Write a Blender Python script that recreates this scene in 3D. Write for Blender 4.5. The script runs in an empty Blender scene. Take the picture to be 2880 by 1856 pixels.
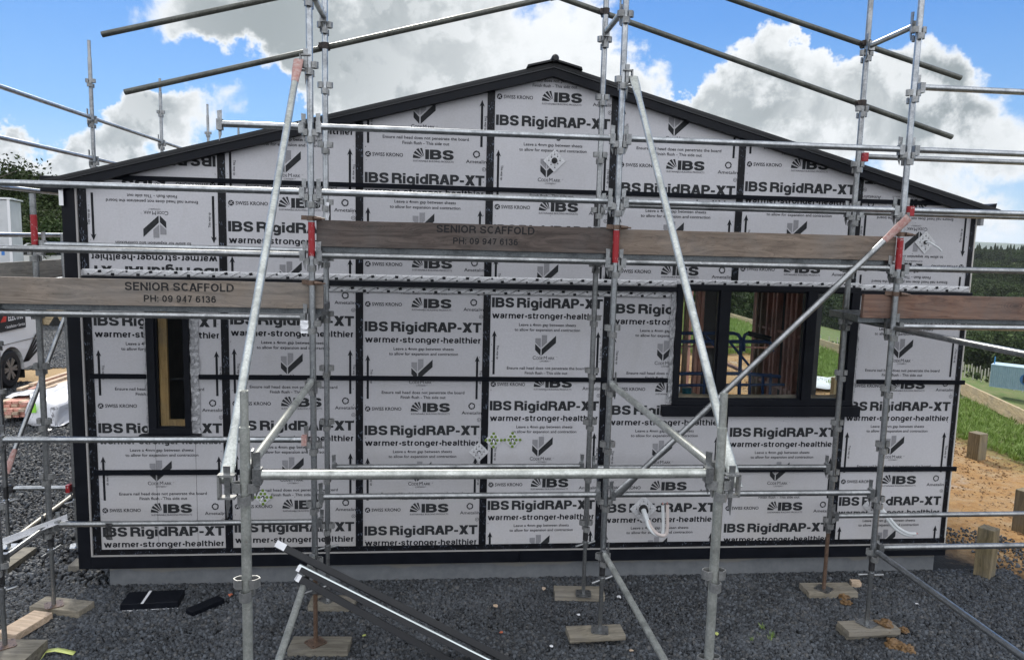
import bpy, bmesh, math, random
import numpy as np
from mathutils import Vector, Matrix, Euler, noise as mnoise
random.seed(7); rng = np.random.default_rng(7)
sc = bpy.context.scene
COL = sc.collection
R = math.radians

# ------------------------------------------------------------------ camera
CX, CY, CZ = 3.181, -6.978, 3.354
YAW, PITCH, ROLL, FPX = 0.09576, 0.12178, 0.02526, 2080.0
_f = Vector((math.sin(YAW), math.cos(YAW), 0)); _r = Vector((math.cos(YAW), -math.sin(YAW), 0)); _u = Vector((0, 0, 1))
_w = _f*math.cos(PITCH) - _u*math.sin(PITCH); _u2 = _f*math.sin(PITCH) + _u*math.cos(PITCH)
CR = _r*math.cos(ROLL) + _u2*math.sin(ROLL); CU = -_r*math.sin(ROLL) + _u2*math.cos(ROLL); CW = _w
cam = bpy.data.cameras.new('camera'); camo = bpy.data.objects.new('camera', cam); COL.objects.link(camo)
m3 = Matrix((CR, CU, -CW)).transposed(); mm = m3.to_4x4(); mm.translation = (CX, CY, CZ); camo.matrix_world = mm
cam.sensor_width = 36; cam.lens = FPX/2880*36; cam.clip_start = 0.05; cam.clip_end = 20000
sc.camera = camo

def ray(px, py): return (CW + CR*((px-1440)/FPX) + CU*((928-py)/FPX))
def at(px, py, axis, val):          # survey: a point of the photo on a plane x/y/z = val
    d = ray(px, py); t = (val - (CX, CY, CZ)[axis])/d[axis]
    return Vector((CX, CY, CZ)) + d*t
def tl(i, x, y): return ((i-1) % 4*720 + x*.30126, (i-1)//4*464 + y*.30126)

# ------------------------------------------------------------------ light
SUN_EL, SUN_AZ = 42, -14           # azimuth from +Y (behind the house)
sun = bpy.data.lights.new('sun', 'SUN'); sun.energy = 2.2; sun.angle = R(10); sun.color = (1, .95, .86)
suno = bpy.data.objects.new('sun', sun); COL.objects.link(suno)
sd = Vector((math.sin(R(SUN_AZ))*math.cos(R(SUN_EL)), math.cos(R(SUN_AZ))*math.cos(R(SUN_EL)), math.sin(R(SUN_EL))))
suno.rotation_euler = (-sd).to_track_quat('-Z', 'Y').to_euler()
sc.view_settings.view_transform = 'Standard'; sc.view_settings.look = 'None'
sc.view_settings.exposure = 1.0; sc.view_settings.gamma = 1

class NT:
    def __init__(s, tree): s.t = tree; s.n = tree.nodes; s.l = tree.links
    def node(s, typ, **kw):
        n = s.n.new(typ)
        for k, v in kw.items(): setattr(n, k, v)
        return n
    def put(s, sock, v):
        if isinstance(v, bpy.types.NodeSocket): s.l.new(v, sock)
        else: sock.default_value = v
    def math(s, op, a, b=0.0, c=0.0, clamp=False):
        n = s.node('ShaderNodeMath', operation=op); n.use_clamp = clamp
        s.put(n.inputs[0], a); s.put(n.inputs[1], b); s.put(n.inputs[2], c); return n.outputs[0]
    def mapr(s, v, a, b, c=0.0, d=1.0, smooth=False):
        n = s.node('ShaderNodeMapRange'); n.interpolation_type = 'SMOOTHSTEP' if smooth else 'LINEAR'
        for i, x in enumerate((v, a, b, c, d)): s.put(n.inputs[i], x)
        return n.outputs[0]
    def noise(s, vec, scale, detail=3, rough=.55, dist=0.0, dim='3D'):
        n = s.node('ShaderNodeTexNoise', noise_dimensions=dim)
        if vec is not None: s.l.new(vec, n.inputs['Vector'])
        n.inputs['Scale'].default_value = scale; n.inputs['Detail'].default_value = detail
        n.inputs['Roughness'].default_value = rough; n.inputs['Distortion'].default_value = dist
        return n.outputs[0]
    def mix(s, f, a, b, mode='MIX'):
        n = s.node('ShaderNodeMix', data_type='RGBA', blend_type=mode); n.clamp_factor = True
        s.put(n.inputs[0], f); s.put(n.inputs[6], a if not isinstance(a, tuple) else (*a[:3], 1)); s.put(n.inputs[7], b if not isinstance(b, tuple) else (*b[:3], 1))
        return n.outputs[2]
    def mapping(s, vec, scale=(1, 1, 1), rot=(0, 0, 0), loc=(0, 0, 0)):
        n = s.node('ShaderNodeMapping'); s.l.new(vec, n.inputs[0]); n.inputs['Scale'].default_value = scale
        n.inputs['Rotation'].default_value = rot; n.inputs['Location'].default_value = loc; return n.outputs[0]
    def coord(s, k='Object'): return s.node('ShaderNodeTexCoord').outputs[k]
    def geom(s, k='Position'): return s.node('ShaderNodeNewGeometry').outputs[k]
    def sep(s, v): n = s.node('ShaderNodeSeparateXYZ'); s.l.new(v, n.inputs[0]); return n.outputs
    def bump(s, h, strength=.3, dist=.01):
        n = s.node('ShaderNodeBump'); s.put(n.inputs['Height'], h); n.inputs['Strength'].default_value = strength; n.inputs['Distance'].default_value = dist; return n.outputs[0]

# ------------------------------------------------------------------ world: sky with clouds laid out by direction
world = bpy.data.worlds.new('World'); sc.world = world; world.use_nodes = True
def build_world():
    t = NT(world.node_tree); t.n.clear()
    out = t.node('ShaderNodeOutputWorld'); bg = t.node('ShaderNodeBackground'); t.l.new(bg.outputs[0], out.inputs[0])
    S = 0.1
    bg.inputs[1].default_value = S
    sky = t.node('ShaderNodeTexSky'); sky.sky_type = 'NISHITA'; sky.sun_disc = False
    sky.sun_elevation = R(SUN_EL); sky.sun_rotation = R(SUN_AZ); sky.air_density = 1.0; sky.dust_density = .4; sky.ozone_density = 2.0
    d = t.coord('Generated'); x, y, z = t.sep(d)
    yy = t.math('MAXIMUM', y, .12)
    u = t.math('DIVIDE', x, yy); v = t.math('DIVIDE', z, yy)
    # clouds: noise in direction space, warped, plus named cloud masses and gaps
    nw = t.noise(d, 3.2, 5, .6); n1 = t.noise(d, 5.5, 8, .62, .25); n2 = t.noise(d, 13, 6, .6, .4)
    base = t.math('ADD', t.math('MULTIPLY', t.math('SUBTRACT', n1, .5), 2.1), t.math('MULTIPLY', t.math('SUBTRACT', n2, .5), 1.35))
    nv = t.noise(t.mapping(d, (1, 1, 1), (0, 0, 0), (3.1, 1.7, 5.2)), 6.5, 6, .62)
    wu = t.math('MULTIPLY_ADD', t.math('SUBTRACT', nw, .5), .34, u); wv = t.math('MULTIPLY_ADD', t.math('SUBTRACT', nv, .5), .34, v)
    def uv(px, py): r = ray(px, py); return r.x/r.y, r.z/r.y
    tot = t.math('ADD', base, .10)
    blobs = [(1150, 120, 520, 300, 1.0), (760, 20, 330, 150, .8), (1500, 260, 380, 260, .6), (2140, 330, 520, 150, .95), (2560, 330, 360, 150, .7), (2700, 400, 300, 110, .5), (1800, 480, 700, 170, .6),
             (420, 300, 120, 75, .85), (520, 360, 130, 70, .6), (90, 400, 220, 75, .85), (330, 420, 260, 60, .6), (2290, 170, 110, 60, .45), (2560, 150, 90, 60, .45), (2700, 590, 150, 40, .7), (300, 20, 120, 60, .25), (480, 180, 120, 40, .2),
             (120, 130, 270, 190, -1.1), (430, 190, 260, 70, -.7), (700, 250, 140, 90, -.75), (850, 275, 60, 60, -.9), (2060, 40, 240, 100, -1.3), (2560, 40, 460, 110, -1.3), (1930, 215, 70, 40, -.9), (1600, 560, 900, 60, -.2)]
    for px, py, sx, sy, a in blobs:
        cu, cv = uv(px, py)
        a1 = t.math('MULTIPLY', t.math('SUBTRACT', wu, cu), FPX/sx); a2 = t.math('MULTIPLY', t.math('SUBTRACT', wv, cv), FPX/sy)
        g = t.math('EXPONENT', t.math('MULTIPLY', t.math('ADD', t.math('MULTIPLY', a1, a1), t.math('MULTIPLY', a2, a2)), -1.0))
        tot = t.math('MULTIPLY_ADD', g, a, tot)
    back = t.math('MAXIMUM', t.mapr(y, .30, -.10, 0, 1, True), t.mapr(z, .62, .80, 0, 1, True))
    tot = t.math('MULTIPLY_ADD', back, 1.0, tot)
    mask = t.mapr(tot, .19, .66, 0, 1, True)
    # cloud brightness: bright edges, grey bellies
    dsh = t.node('ShaderNodeVectorMath', operation='ADD'); t.l.new(d, dsh.inputs[0]); dsh.inputs[1].default_value = (.012, 0, .035)
    n1s = t.noise(dsh.outputs[0], 5.5, 8, .62, .25); n2s = t.noise(dsh.outputs[0], 13, 6, .6, .4)
    rel = t.math('ADD', t.math('SUBTRACT', n1, n1s), t.math('MULTIPLY', t.math('SUBTRACT', n2, n2s), .45))
    lit = t.mapr(rel, -.05, .10, 0, 1, True)
    thick = t.mapr(tot, .42, 1.15, 0, 1, True)
    belly = t.noise(d, 4.5, 6, .6, .4)
    cu, cv = uv(760, 40)
    a1 = t.math('SUBTRACT', u, cu); a2 = t.math('SUBTRACT', v, cv)
    gl1 = t.math('EXPONENT', t.math('MULTIPLY', t.math('ADD', t.math('MULTIPLY', a1, a1), t.math('MULTIPLY', a2, a2)), -14.0))
    dark = t.math('MULTIPLY', thick, t.math('MULTIPLY_ADD', lit, -.75, 1.0))
    dark = t.math('MULTIPLY', dark, t.mapr(belly, .36, .60, .35, 1.0, True))
    dark = t.math('MAXIMUM', dark, t.math('MULTIPLY', t.math('MULTIPLY', gl1, thick), .95))
    cu, cv = uv(1620, 150)
    a1 = t.math('SUBTRACT', u, cu); a2 = t.math('SUBTRACT', v, cv)
    glow = t.math('EXPONENT', t.math('MULTIPLY', t.math('ADD', t.math('MULTIPLY', a1, a1), t.math('MULTIPLY', a2, a2)), -22.0))
    dark = t.math('MULTIPLY', dark, t.mapr(glow, 0, 1, 1.0, .35))
    k = 1/S
    cloud = t.mix(dark, (.50*k, .515*k, .525*k), (.165*k, .19*k, .20*k))
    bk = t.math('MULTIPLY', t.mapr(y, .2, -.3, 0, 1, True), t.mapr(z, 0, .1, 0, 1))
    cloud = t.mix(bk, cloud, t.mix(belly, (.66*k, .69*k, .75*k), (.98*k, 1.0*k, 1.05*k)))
    rmp = t.node('ShaderNodeValToRGB'); t.l.new(t.mapr(z, 0, .6), rmp.inputs[0]); cr = rmp.color_ramp
    cr.elements[0].position = 0; cr.elements[0].color = (.31*k, .40*k, .46*k, 1); cr.elements[1].position = 1; cr.elements[1].color = (.02*k, .09*k, .30*k, 1)
    for pz, c_ in ((.22, (.125, .25, .42)), (.45, (.060, .170, .385)), (.70, (.032, .120, .345))):
        e = cr.elements.new(pz); e.color = tuple(q*k for q in c_)+(1,)
    skyc = t.mix(.2, rmp.outputs[0], t.mix(1.0, sky.outputs[0], (.40, .62, .95), 'MULTIPLY'))
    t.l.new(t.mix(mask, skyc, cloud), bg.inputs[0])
build_world()

# ------------------------------------------------------------------ materials
MATS = {}
def mat(name, fn=None, color=(.5, .5, .5), rough=.6, metal=0.0, **kw):
    if name in MATS: return MATS[name]
    m = bpy.data.materials.new(name); m.use_nodes = True; t = NT(m.node_tree); b = t.n['Principled BSDF']
    b.inputs['Base Color'].default_value = (*color, 1); b.inputs['Roughness'].default_value = rough; b.inputs['Metallic'].default_value = metal
    for k, v in kw.items(): b.inputs[k].default_value = v
    if fn: fn(t, b, m)
    MATS[name] = m; return m
def speck(c1, c2, scale=20, detail=4, rough=(.5, .7), bump=0, lo=.35, hi=.65, sx=(1, 1, 1)):
    def f(t, b, m):
        v = t.mapping(t.geom(), sx); n = t.noise(v, scale, detail)
        t.l.new(t.mix(t.mapr(n, lo, hi), c1, c2), b.inputs['Base Color'])
        t.l.new(t.mapr(n, lo, hi, *rough), b.inputs['Roughness'])
        if bump: t.l.new(t.bump(n, bump, .004), b.inputs['Normal'])
    return f
def galv(c1, c2, rust=0.0, mud=None, metal=.75):
    def f(t, b, m):
        p = t.geom(); n = t.noise(p, 70, 4, .7); n2 = t.noise(p, 6, 6, .75); n3 = t.noise(p, 260, 2)
        c = t.mix(t.mapr(n, .3, .7), c1, c2)
        c = t.mix(t.mapr(n2, .44, .68), c, tuple(x*.66 for x in c1)); c = t.mix(t.mapr(t.noise(p, 19, 5, .8), .60, .70, 0, .55), c, tuple(min(.8, x*1.55) for x in c2))
        c = t.mix(t.math('MULTIPLY', t.mapr(n3, .62, .75), .35), c, (.62, .63, .62))
        met = metal
        if rust:
            r = t.mapr(t.noise(p, 14, 6, .75), .68-rust*.2, .74-rust*.2, 0, .85); c = t.mix(r, c, (.20, .105, .06)); met = t.math('MULTIPLY_ADD', r, -metal, metal)
        t.l.new(c, b.inputs['Base Color']); t.put(b.inputs['Metallic'], met)
        t.l.new(t.mapr(n2, .3, .7, .27, .46), b.inputs['Roughness'])
        t.l.new(t.bump(n, .12, .002), b.inputs['Normal'])
    return f
def wood(c1, c2, knots=.5, along=0, grey=0.0, scale=1.0):
    def f(t, b, m):
        oi = t.node('ShaderNodeObjectInfo'); p0 = t.coord('Object')
        add = t.node('ShaderNodeVectorMath', operation='ADD'); t.l.new(p0, add.inputs[0])
        cmb = t.node('ShaderNodeCombineXYZ'); 
        for i in range(3): t.l.new(t.math('MULTIPLY', oi.outputs['Random'], 13.7+7*i), cmb.inputs[i])
        t.l.new(cmb.outputs[0], add.inputs[1]); p = add.outputs[0]
        s = [26, 26, 26]; s[along] = .9; big = [5, 5, 5]; big[along] = 1.1
        warp = t.noise(t.mapping(p, tuple(big)), 1.0*scale, 3, .5)
        vv = t.node('ShaderNodeVectorMath', operation='MULTIPLY_ADD'); t.l.new(p, vv.inputs[0]); vv.inputs[1].default_value = tuple(s)
        w3 = t.node('ShaderNodeCombineXYZ')
        for i in range(3): t.l.new(t.math('MULTIPLY', warp, 0 if i == along else 9.0), w3.inputs[i])
        t.l.new(w3.outputs[0], vv.inputs[2])
        g = t.noise(vv.outputs[0], 1.0, 6, .7); fine = t.noise(t.mapping(vv.outputs[0], (4, 4, 4)), 1.0, 3, .7)
        c = t.mix(t.mapr(g, .36, .62), tuple(x*.82 for x in c1), tuple(min(1, x*1.12) for x in c2))
        crk = t.noise(t.mapping(vv.outputs[0], (1.6, 1.6, 1.6)), 1.0, 2, .4); c = t.mix(t.mapr(t.math('ABSOLUTE', t.math('SUBTRACT', crk, .5)), .012, .0, 0, .6), c, tuple(x*.3 for x in c1))
        c = t.mix(t.math('MULTIPLY', t.mapr(fine, .52, .70), .6), c, tuple(x*.45 for x in c1))
        vo = t.node('ShaderNodeTexVoronoi'); ks = [7, 7, 7]; ks[along] = 3.0
        t.l.new(t.mapping(p, tuple(ks)), vo.inputs['Vector']); vo.inputs['Scale'].default_value = .55
        kn = t.mapr(vo.outputs['Distance'], .04, .13, knots, 0, True); ring = t.math('MULTIPLY', t.mapr(vo.outputs['Distance'], .30, .12), t.mapr(t.math('SINE', t.math('MULTIPLY', t.math('ADD', vo.outputs['Distance'], t.math('MULTIPLY', g, .06)), 150)), .1, .9, 0, knots)); c = t.mix(ring, c, tuple(x*.55 for x in c1))
        c = t.mix(kn, c, tuple(x*.35 for x in c1))
        stain = t.noise(p, 2.3, 5, .65)
        c = t.mix(t.mapr(stain, .45, .75, 0, .55), c, (.16+grey*.2, .155+grey*.19, .15+grey*.18))
        t.l.new(c, b.inputs['Base Color']); b.inputs['Roughness'].default_value = .8
        t.l.new(t.bump(g, .25, .004), b.inputs['Normal'])
    return f

STEEL = mat('galvanised_steel', galv((.33, .35, .365), (.52, .54, .555), 0, None, .97))
STEEL_DULL = mat('weathered_galvanised_steel', galv((.25, .26, .265), (.42, .43, .435), 0, None, .92))
STEEL_NEAR = mat('pale_galvanised_steel', galv((.42, .44, .41), (.66, .68, .64), .05, None, .65))
STEEL_DARK = mat('dark_weathered_tube', galv((.075, .078, .066), (.14, .145, .125), 0, None, .3))
STEEL_RUST = mat('rusty_steel', galv((.10, .062, .042), (.19, .125, .09), .4, None, .25))
COUPLER = mat('black_coupler_steel', speck((.015, .015, .016), (.06, .045, .04), 60), rough=.6, metal=.3)
JACKBLACK = mat('black_jack_paint', speck((.010, .010, .012), (.03, .03, .032), 50, rough=(.35, .6)))
def redfn(t, b, m):
    p = t.geom(); n = t.noise(p, 38, 6, .75)
    t.l.new(t.mix(t.mapr(n, .595, .635), (.30, .010, .016), (.50, .42, .40)), b.inputs['Base Color']); b.inputs['Roughness'].default_value = .42
RED = mat('chipped_red_paint', redfn)
def pinkfn(t, b, m):
    p = t.geom(); n = t.noise(p, 30, 6, .7)
    t.l.new(t.mix(t.mapr(n, .35, .7), (.34, .15, .13), (.46, .36, .33)), b.inputs['Base Color']); b.inputs['Roughness'].default_value = .6
PINK = mat('faded_red_paint', pinkfn)
BLACK = mat('black_powder_coat', speck((.0022, .0032, .0065), (.004, .0055, .010), 8, rough=(.42, .55)), **{'Specular IOR Level': .22})
BLACKWOOD = mat('black_batten', speck((.002, .003, .006), (.004, .0055, .010), 14, rough=(.6, .8)), **{'Specular IOR Level': .15})
def tapefn(t, b, m):
    p = t.geom(); q = t.mapping(p, (150, 150, 42), (0, R(28), 0)); n = t.noise(q, 1.0, 2, .5); gate = t.noise(t.mapping(p, (1, 1, 1)), 12, 1)
    f = t.math('MULTIPLY', t.mapr(n, .60, .66), t.mapr(gate, .50, .56))
    t.l.new(t.mix(t.math('MULTIPLY', f, .8), (.003, .0035, .006), (.20, .24, .32)), b.inputs['Base Color']); b.inputs['Roughness'].default_value = .45; b.inputs['Specular IOR Level'].default_value = .25
    t.l.new(t.bump(t.noise(p, 40, 3), .2, .004), b.inputs['Normal'])
TAPE = mat('black_printed_seam_tape', tapefn)
def sheetfn(t, b, m):
    p = t.geom(); x, y, z = t.sep(p); n = t.noise(p, 55, 6, .7); n2 = t.noise(p, 1.3, 5, .65); fib = t.noise(t.mapping(p, (1, 1, 1), (0, .4, 0)), 240, 3, .7, 1.5)
    c = t.mix(t.mapr(n, .3, .7), (.455, .455, .480), (.535, .532, .555)); c = t.mix(t.mapr(fib, .56, .72, 0, .35), c, (.36, .36, .385))
    c = t.mix(t.mapr(n2, .50, .78, 0, .3), c, (.42, .41, .40))
    sm = t.noise(t.mapping(p, (3, 3, 9), (0, .5, 0)), 3.2, 7, .8); c = t.mix(t.mapr(sm, .66, .76, 0, .22), c, (.28, .275, .285))
    oi = t.node('ShaderNodeObjectInfo'); tone = t.mapr(oi.outputs['Random'], 0, 1, .90, 1.06)
    sc_ = t.mapr(t.noise(t.mapping(p, (1, 1, .55), (0, .3, 0)), 4.2, 7, .72, .8), .52, .70, 0, .28); c = t.mix(sc_, c, (.40, .39, .385))
    dust = t.math('MULTIPLY', t.mapr(z, 1.6, .3), t.mapr(n2, .35, .6, .1, .5)); c = t.mix(dust, c, (.46, .435, .40))
    hsv = t.node('ShaderNodeHueSaturation'); t.l.new(c, hsv.inputs['Color']); t.l.new(tone, hsv.inputs['Value']); c = hsv.outputs[0]
    t.l.new(c, b.inputs['Base Color']); t.l.new(t.mapr(n, .3, .7, .36, .56), b.inputs['Roughness'])
    t.l.new(t.bump(t.math('ADD', n, t.math('MULTIPLY', n2, 6)), .22, .004), b.inputs['Normal'])
SHEET = mat('silver_faced_board', sheetfn)
INK = mat('grey_print_ink', speck((.020, .0215, .024), (.032, .034, .037), 30, rough=(.6, .75)), **{'Specular IOR Level': .2})
INKD = mat('dark_print_ink', speck((.008, .009, .012), (.015, .016, .020), 30, rough=(.6, .75)), **{'Specular IOR Level': .2})
INKL = mat('light_grey_print_ink', speck((.22, .22, .235), (.27, .27, .285), 80, rough=(.5, .65)))
INKP = mat('unprinted_patch', color=(.50, .497, .52), rough=.55)
CUTEDGE = mat('pale_board_edge', color=(.62, .59, .54), rough=.8)
def foilfn(t, b, m):
    p = t.geom(); n = t.noise(p, 45, 5, .7, 1.0)
    t.l.new(t.mix(t.mapr(n, .35, .65), (.50, .51, .53), (.70, .70, .71)), b.inputs['Base Color']); b.inputs['Roughness'].default_value = .38; b.inputs['Metallic'].default_value = .15
    t.l.new(t.bump(n, .6, .012), b.inputs['Normal'])
FOIL = mat('white_foil_tape', foilfn)
def concfn(t, b, m):
    p = t.geom(); n = t.noise(p, 9, 6, .65); x, y, z = t.sep(p); e = t.math('MULTIPLY_ADD', t.noise(p, 3, 4), .12, z)
    c = t.mix(t.mapr(n, .3, .7), (.115, .125, .135), (.165, .175, .185))
    c = t.mix(t.mapr(e, .185, .205, 0, .75), c, (.20, .19, .165))
    dr = t.noise(t.mapping(p, (14, 14, .8)), 1.0, 3, .5); c = t.mix(t.mapr(dr, .72, .76, 0, .5), c, (.33, .34, .35))
    t.l.new(c, b.inputs['Base Color']); b.inputs['Roughness'].default_value = .85; t.l.new(t.bump(n, .2, .004), b.inputs['Normal'])
CONC = mat('painted_concrete', concfn)
CLEARPINE = mat('clear_pine_reveal', wood((.38, .215, .085), (.50, .30, .13), .1, 2))
STUD = mat('pink_treated_timber', wood((.56, .24, .18), (.74, .40, .32), .35, 2))
STUDTAN = mat('tan_treated_timber', wood((.36, .24, .15), (.46, .32, .21), .35, 2))
DARKWRAP = mat('dark_wall_wrap', speck((.012, .013, .017), (.03, .032, .04), 5))
TOE = {'lower': mat('grey_brown_board', wood((.165, .135, .108), (.26, .215, .175), .6, 0, .3)),
       'mid': mat('dark_weathered_board', wood((.060, .046, .040), (.115, .090, .078), .5, 0, -.2)),
       'midr': mat('brown_weathered_board', wood((.15, .115, .09), (.235, .185, .145), .8, 0, .15)),
       'right': mat('reddish_board', wood((.125, .064, .044), (.21, .122, .085), .9, 0, -.1)),
       'side': mat('old_grey_board', wood((.36, .33, .28), (.52, .48, .42), .4, 1, .9))}
SOLE = mat('sole_board_wood', wood((.165, .145, .11), (.275, .245, .19), .4, 0, .3))
SOLE2 = mat('weathered_sole_board_wood', wood((.12, .108, .085), (.205, .188, .15), .4, 0, .25))
FRESH = mat('fresh_cut_timber', wood((.52, .38, .26), (.64, .50, .37), .25, 0))
POSTWOOD = mat('green_treated_post', wood((.13, .105, .055), (.25, .20, .115), .5, 2, .1))
EDGEWOOD = mat('retaining_timber', wood((.40, .30, .17), (.54, .43, .27), .6, 1, .2))
def glassfn(t, b, m):
    t.n.remove(b); o = t.n['Material Output']; tr = t.node('ShaderNodeBsdfTransparent'); tr.inputs[0].default_value = (.93, .96, .95, 1)
    gl = t.node('ShaderNodeBsdfGlossy'); gl.inputs['Roughness'].default_value = .02; fr = t.node('ShaderNodeFresnel'); fr.inputs[0].default_value = 1.33
    mx = t.node('ShaderNodeMixShader'); t.l.new(fr.outputs[0], mx.inputs[0]); t.l.new(tr.outputs[0], mx.inputs[1]); t.l.new(gl.outputs[0], mx.inputs[2]); t.l.new(mx.outputs[0], o.inputs[0])
GLASS = mat('window_glass', glassfn)
WHITEPAINT = mat('white_vehicle_paint', color=(.78, .79, .80), rough=.25, **{'Coat Weight': .5})
WHITEPLASTIC = mat('white_plastic', speck((.66, .67, .70), (.78, .79, .81), 6, rough=(.35, .5)), rough=.4)
HOSE = mat('white_hose_plastic', color=(.66, .69, .70), rough=.4)
HOSEPINK = mat('off_white_hose_plastic', color=(.60, .53, .50), rough=.45)
RUBBER = mat('black_rubber', color=(.012, .012, .013), rough=.7)
COPPER = mat('pinkish_copper', color=(.55, .28, .26), rough=.4, metal=.5)
GREEN = mat('green_print', speck((.085, .15, .012), (.17, .27, .03), 90))
ALLOY = mat('grey_alloy', color=(.24, .235, .23), rough=.4, metal=.5)
DARKGLASS = mat('dark_vehicle_glass', color=(.01, .012, .014), rough=.06)
SIGNRED = mat('red_sign_print', color=(.55, .03, .02), rough=.4)
WHITEPRINT = mat('white_print', color=(.75, .75, .75), rough=.5)
BLUE = mat('blue_powder_coat', speck((.012, .045, .16), (.03, .08, .22), 12, rough=(.35, .5)))
TEAL = mat('teal_plastic', color=(.01, .14, .20), rough=.4)

# ------------------------------------------------------------------ mesh building
class MB:
    def __init__(s): s.v = []; s.f = []; s.sm = []; s.mi = []
    def add(s, vs, fs, smooth=False, mi=0):
        b = len(s.v); s.v += [tuple(p) for p in vs]
        for f in fs: s.f.append(tuple(b+i for i in f)); s.sm.append(smooth); s.mi.append(mi)
        return s
    def box(s, x0, x1, y0, y1, z0, z1, mi=0):
        vs = [(x, y, z) for z in (z0, z1) for y in (y0, y1) for x in (x0, x1)]
        return s.add(vs, [(0, 2, 3, 1), (4, 5, 7, 6), (0, 1, 5, 4), (2, 6, 7, 3), (0, 4, 6, 2), (1, 3, 7, 5)], False, mi)
    def bar(s, p, q, wid, hei, up=(0, 0, 1), mi=0):
        p, q = Vector(p), Vector(q); d = (q-p).normalized(); up = Vector(up); a = d.cross(up)
        if a.length < 1e-4: a = d.cross(Vector((0, 1, 0)))
        a.normalize(); b = a.cross(d)
        vs = []
        for c in (p, q):
            for i, j in ((-1, -1), (1, -1), (1, 1), (-1, 1)): vs.append(c + a*(i*wid/2) + b*(j*hei/2))
        return s.add(vs, [(0, 1, 2, 3), (7, 6, 5, 4), (0, 4, 5, 1), (1, 5, 6, 2), (2, 6, 7, 3), (3, 7, 4, 0)], False, mi)
    def tube(s, pts, r, seg=16, hollow=False, radii=None, mi=0, cap=True):
        pts = [Vector(p) for p in pts]; n = len(pts); rings = []
        ref = None
        for i, p in enumerate(pts):
            d = (pts[min(i+1, n-1)] - pts[max(i-1, 0)]).normalized()
            if ref is None: ref = d.orthogonal().normalized()
            a = (ref - d*ref.dot(d)).normalized(); ref = a; b = d.cross(a); rr = radii[i] if radii else r
            rings.append([p + a*(math.cos(2*math.pi*k/seg)*rr) + b*(math.sin(2*math.pi*k/seg)*rr) for k in range(seg)])
        vs = [v for rg in rings for v in rg]; fs = []
        for i in range(n-1):
            for k in range(seg): fs.append((i*seg+k, i*seg+(k+1) % seg, (i+1)*seg+(k+1) % seg, (i+1)*seg+k))
        s.add(vs, fs, True, mi)
        if cap:
            for e, (p, o) in enumerate(((pts[0], pts[1]), (pts[-1], pts[-2]))):
                rg = rings[0 if e == 0 else -1]
                if hollow:
                    d = (o-p).normalized(); inn = [p + (v-p)*.86 for v in rg]; deep = [v + d*.06 for v in inn]
                    k2 = seg; f2 = []
                    for k in range(seg):
                        j = (k+1) % seg; f2 += [(k, j, k2+j, k2+k), (k2+k, k2+j, 2*k2+j, 2*k2+k)]
                    f2.append(tuple(range(2*k2, 3*k2))); s.add(rg+inn+deep, f2, False, mi)
                else: s.add(rg, [tuple(range(seg))], False, mi)
        return s
    def disc_prism(s, c, axis, r, h, seg=24, mi=0):
        c = Vector(c); ax = Vector(axis).normalized(); return s.tube([c, c+ax*h], r, seg, mi=mi)
    def prism(s, poly, fn, mi=0):   # poly: list of 2D points, fn(p, k) -> 3D point for k = 0 / 1
        n = len(poly); vs = [fn(p, 0) for p in poly] + [fn(p, 1) for p in poly]
        fs = [tuple(range(n)), tuple(range(2*n-1, n-1, -1))] + [(i, (i+1) % n, n+(i+1) % n, n+i) for i in range(n)]
        return s.add(vs, fs, False, mi)
    def build(s, name, mats, parent=None, org=None, bevel=0, fixn=True):
        o3 = org if org is not None else (ORG.get(parent.name) if parent else None) or Vector((0, 0, 0))
        me = bpy.data.meshes.new(name); me.from_pydata([(p[0]-o3[0], p[1]-o3[1], p[2]-o3[2]) for p in s.v], [], s.f)
        if not isinstance(mats, (list, tuple)): mats = [mats]
        for m in mats: me.materials.append(m)
        me.polygons.foreach_set('use_smooth', s.sm); me.polygons.foreach_set('material_index', s.mi)
        if fixn:
            bm = bmesh.new(); bm.from_mesh(me); bmesh.ops.recalc_face_normals(bm, faces=bm.faces); bm.to_mesh(me); bm.free()
        me.update()
        o = bpy.data.objects.new(name, me); COL.objects.link(o)
        if parent: o.parent = parent; ORG[o.name] = Vector(o3)
        else:
            o.location = o3; ORG[o.name] = Vector(o3)
        if bevel:
            md = o.modifiers.new('bevel', 'BEVEL'); md.width = bevel; md.segments = 2; md.limit_method = 'ANGLE'; md.angle_limit = R(40)
        return o
ORG = {}
def tag(o, label=None, cat=None, group=None, kind=None):
    for k, v in (('label', label), ('category', cat), ('group', group), ('kind', kind)):
        if v: o[k] = v
    return o
def empty(name, loc, label, cat, group=None, rz=0):
    o = bpy.data.objects.new(name, None); COL.objects.link(o); o.location = loc; o.rotation_euler = (0, 0, rz); o.empty_display_size = .1
    ORG[o.name] = Vector(loc); return tag(o, label, cat, group)
def local(name, loc, label, cat, rz=0, group=None):     # an Empty whose parts are built in local coordinates
    o = empty(name, loc, label, cat, group, rz); ORG[o.name] = Vector((0, 0, 0)); return o
def inst(src, parent, loc, rot=(0, 0, 0)):              # a copy of a part sharing its mesh
    c = src.copy(); COL.objects.link(c); c.parent = parent; c.location = loc; c.rotation_euler = rot; return c

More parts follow.
